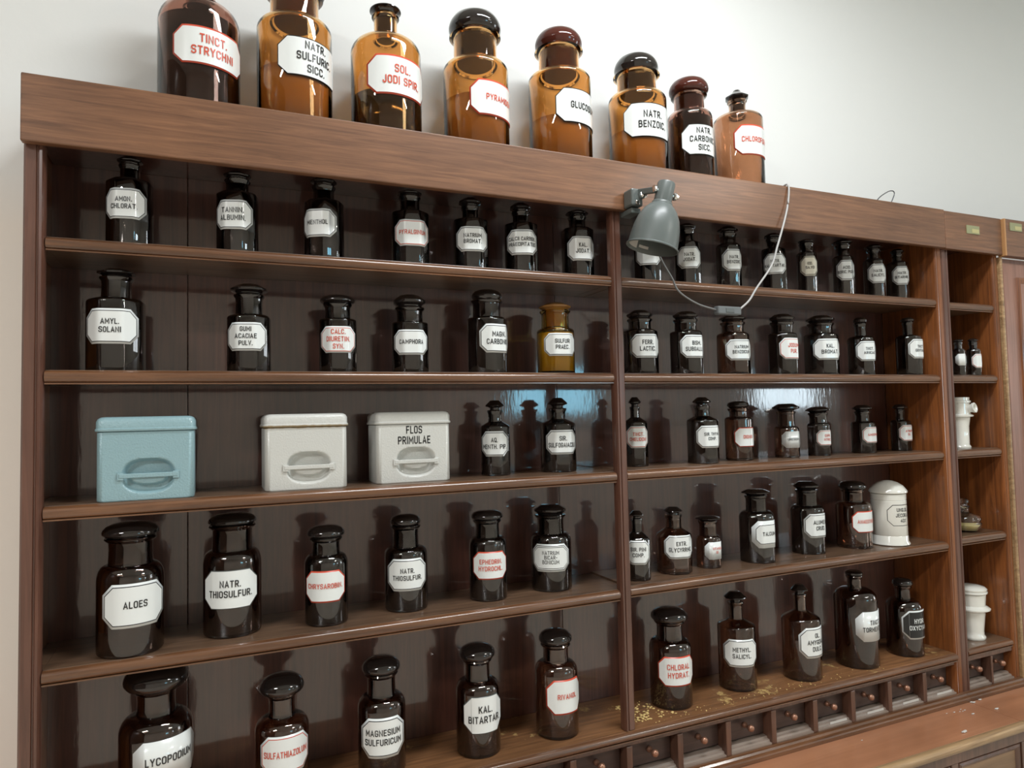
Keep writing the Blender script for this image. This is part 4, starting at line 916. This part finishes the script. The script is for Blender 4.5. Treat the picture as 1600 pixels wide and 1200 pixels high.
# ------------------------------------------------------------------ grey clamp lamp with its cord
LX, LY, LZ = 1.061, -.110, 0.432
lamp = thing('clamp_lamp', (LX, LY, LZ+H), 'grey metal clamp spotlight on the fascia with cord and inline switch', 'lamp')
tilt = Matrix.Rotation(math.radians(13), 3, 'Y') @ Matrix.Rotation(math.radians(6), 3, 'X')
def tilted(bm):
    for v in bm.verts: v.co = tilt @ Vector((v.co.x, v.co.y, v.co.z*.94))
    return bm
sh = from_bm('shade', tilted(lathe([(.0665, -.001), (.0690, 0), (.0690, .003), (.0655, .006), (.0640, .030), (.0610, .058), (.0550, .084), (.0450, .106), (.0340, .120), (.0275, .126), (.0270, .131), (.0245, .134),
    (.0235, .1335), (.0255, .126), (.0325, .118), (.0430, .104), (.0530, .083), (.0590, .057), (.0620, .030), (.0640, .005), (.0665, -.001)], R48)), M_['lamp'], lamp); autosmooth(sh, 40)
o = from_bm('lamp_socket', tilted(lathe([(0, .100), (.020, .100), (.0205, .134), (.0232, .1345), (.0235, .138), (.0235, .186), (.0215, .1905), (.018, .1915), (0, .1915)], R48)), M_['lamp'], lamp); autosmooth(o, 40)
# paper stickers inside the shade
def inner_patch(a0, a1, z0, z1, m):
    bm = bmesh.new(); g = []
    for j in (z0, z1):
        r = .0625 - (j-.005)*.06
        g.append([bm.verts.new((r*math.sin(a0+(a1-a0)*i/8), -r*math.cos(a0+(a1-a0)*i/8), j)) for i in range(9)])
    for i in range(8): bm.faces.new((g[0][i], g[0][i+1], g[1][i+1], g[1][i]))
    return from_bm('sticker', tilted(bm), m, sh)
inner_patch(math.radians(190), math.radians(232), .007, .036, M_['paper'])
inner_patch(math.radians(158), math.radians(184), .012, .020, M_['paper'])
# hinge bracket, thumb screws and clamp
def lbox(name, m, x0, x1, y0, y1, z0, z1, bev=.002): return box(name, m, lamp, x0, x1, y0, y1, z0, z1, bev)
top = tilt @ Vector((0, 0, .150))
sx, sy, sz = LX+top.x, LY+top.y, LZ+top.z
bm = bmesh.new()
tube_bm([(top.x-.030, top.y, top.z+.008), (top.x+.034, top.y, top.z-.006)], .005, 12, bm)
from_bm('hinge_pin', bm, M_['chrome'], lamp)
b2 = bmesh.new()
b2 = lathe([(0, 0), (.009, 0), (.0105, .003), (.0105, .007), (.007, .010), (.007, .014), (0, .014)], circle_ring(10))
for v in b2.verts: v.co = Vector((v.co.z+top.x+.028, v.co.x+top.y, v.co.y+top.z-.006))
from_bm('thumb_screw', b2, M_['chrome'], lamp)
b2 = lathe([(0, 0), (.008, 0), (.0095, .003), (.0095, .008), (0, .009)], circle_ring(10))
for v in b2.verts: v.co = Vector((-v.co.z+top.x-.026, v.co.x+top.y, v.co.y+top.z+.009))
from_bm('thumb_screw', b2, M_['chrome'], lamp)
bm = bmesh.new()
a_ = Vector((sx-.028, sy, sz+.006)); c_ = Vector((1.060, -.055, .598))
box_bm(-.006, .006, -.008, .008, 0, (a_-c_).length, .002, bm=bm)
q = (a_-c_).to_track_quat('Z', 'Y').to_matrix()
for v in bm.verts: v.co = q @ v.co + c_ - Vector((LX, LY, LZ))
from_bm('arm', bm, M_['lamp'], lamp)
b2 = lathe([(0, 0), (.010, 0), (.0115, .003), (.0115, .012), (.007, .016), (0, .016)], circle_ring(10))
for v in b2.verts: v.co = Vector((v.co.x, -v.co.z, v.co.y)) + Vector((1.066, -.064, .588)) - Vector((LX, LY, LZ))
from_bm('thumb_screw', b2, M_['chrome'], lamp)
lbox('clamp_jaw', M_['lamp'], 1.034, 1.070, -.064, -.0225, .558, .606, .005)
lbox('clamp_foot', M_['lamp'], 1.038, 1.068, -.055, -.0005, .540, .5555, .003)
lbox('clamp_screw', M_['chrome'], 1.045, 1.057, -.068, -.061, .561, .572, .002)
# cord: from the socket, down behind the shade, through the switch and over the fascia
cz_ = -.046
P1 = [(sx+.004, sy+.018, sz+.016), (sx+.012, sy+.045, sz), (1.132, -.030, .540), (1.132, -.030, .470), (1.142, -.038, .424), (1.170, cz_, .372), (1.192, cz_, .336), (1.253, cz_, .305), (1.322, cz_, .290)]
P2 = [(1.398, cz_, .291), (1.440, cz_, .322), (1.471, cz_, .361), (1.532, cz_, .432), (1.560, -.044, .492), (1.598, -.038, .574), (1.621, -.032, .629), (1.633, -.0275, .680), (1.634, -.020, .6975), (1.636, .0, .6965), (1.650, .06, .6960), (1.70, .12, .6960), (1.78, .16, .6960)]
o = from_bm('cord', tube_bm(spline([Vector(p)-Vector((LX, LY, LZ)) for p in P1]), .0027, 8), M_['cord_dark'], lamp, True)
o = from_bm('cord', tube_bm(spline([Vector(p)-Vector((LX, LY, LZ)) for p in P2]), .0030, 8), M_['cord'], lamp, True)
lbox('switch', M_['switch'], 1.318, 1.402, cz_-.011, cz_+.011, .277, .301, .004)
lbox('switch_rocker', M_['lamp_dark'], 1.345, 1.375, cz_-.0125, cz_-.0105, .283, .295, .0008)

# stiff wire loop standing up behind the fascia
P = [(2.088, .035, .6935), (2.090, .035, .704), (2.115, .034, .728), (2.150, .032, .748), (2.168, .030, .753), (2.179, .030, .750), (2.178, .030, .738), (2.160, .03, .706), (2.157, .03, .6935)]
bm = tube_bm([Vector(p)-Vector((2.12, .03, .693)) for p in spline(P, 6)], .0018, 6)
o = from_bm('wire_loop', bm, M_['wire'], None, True, (2.12, .03, .693+H)); tag(o, 'bent thin wire loop standing up behind the cabinet\'s top edge', 'wire')
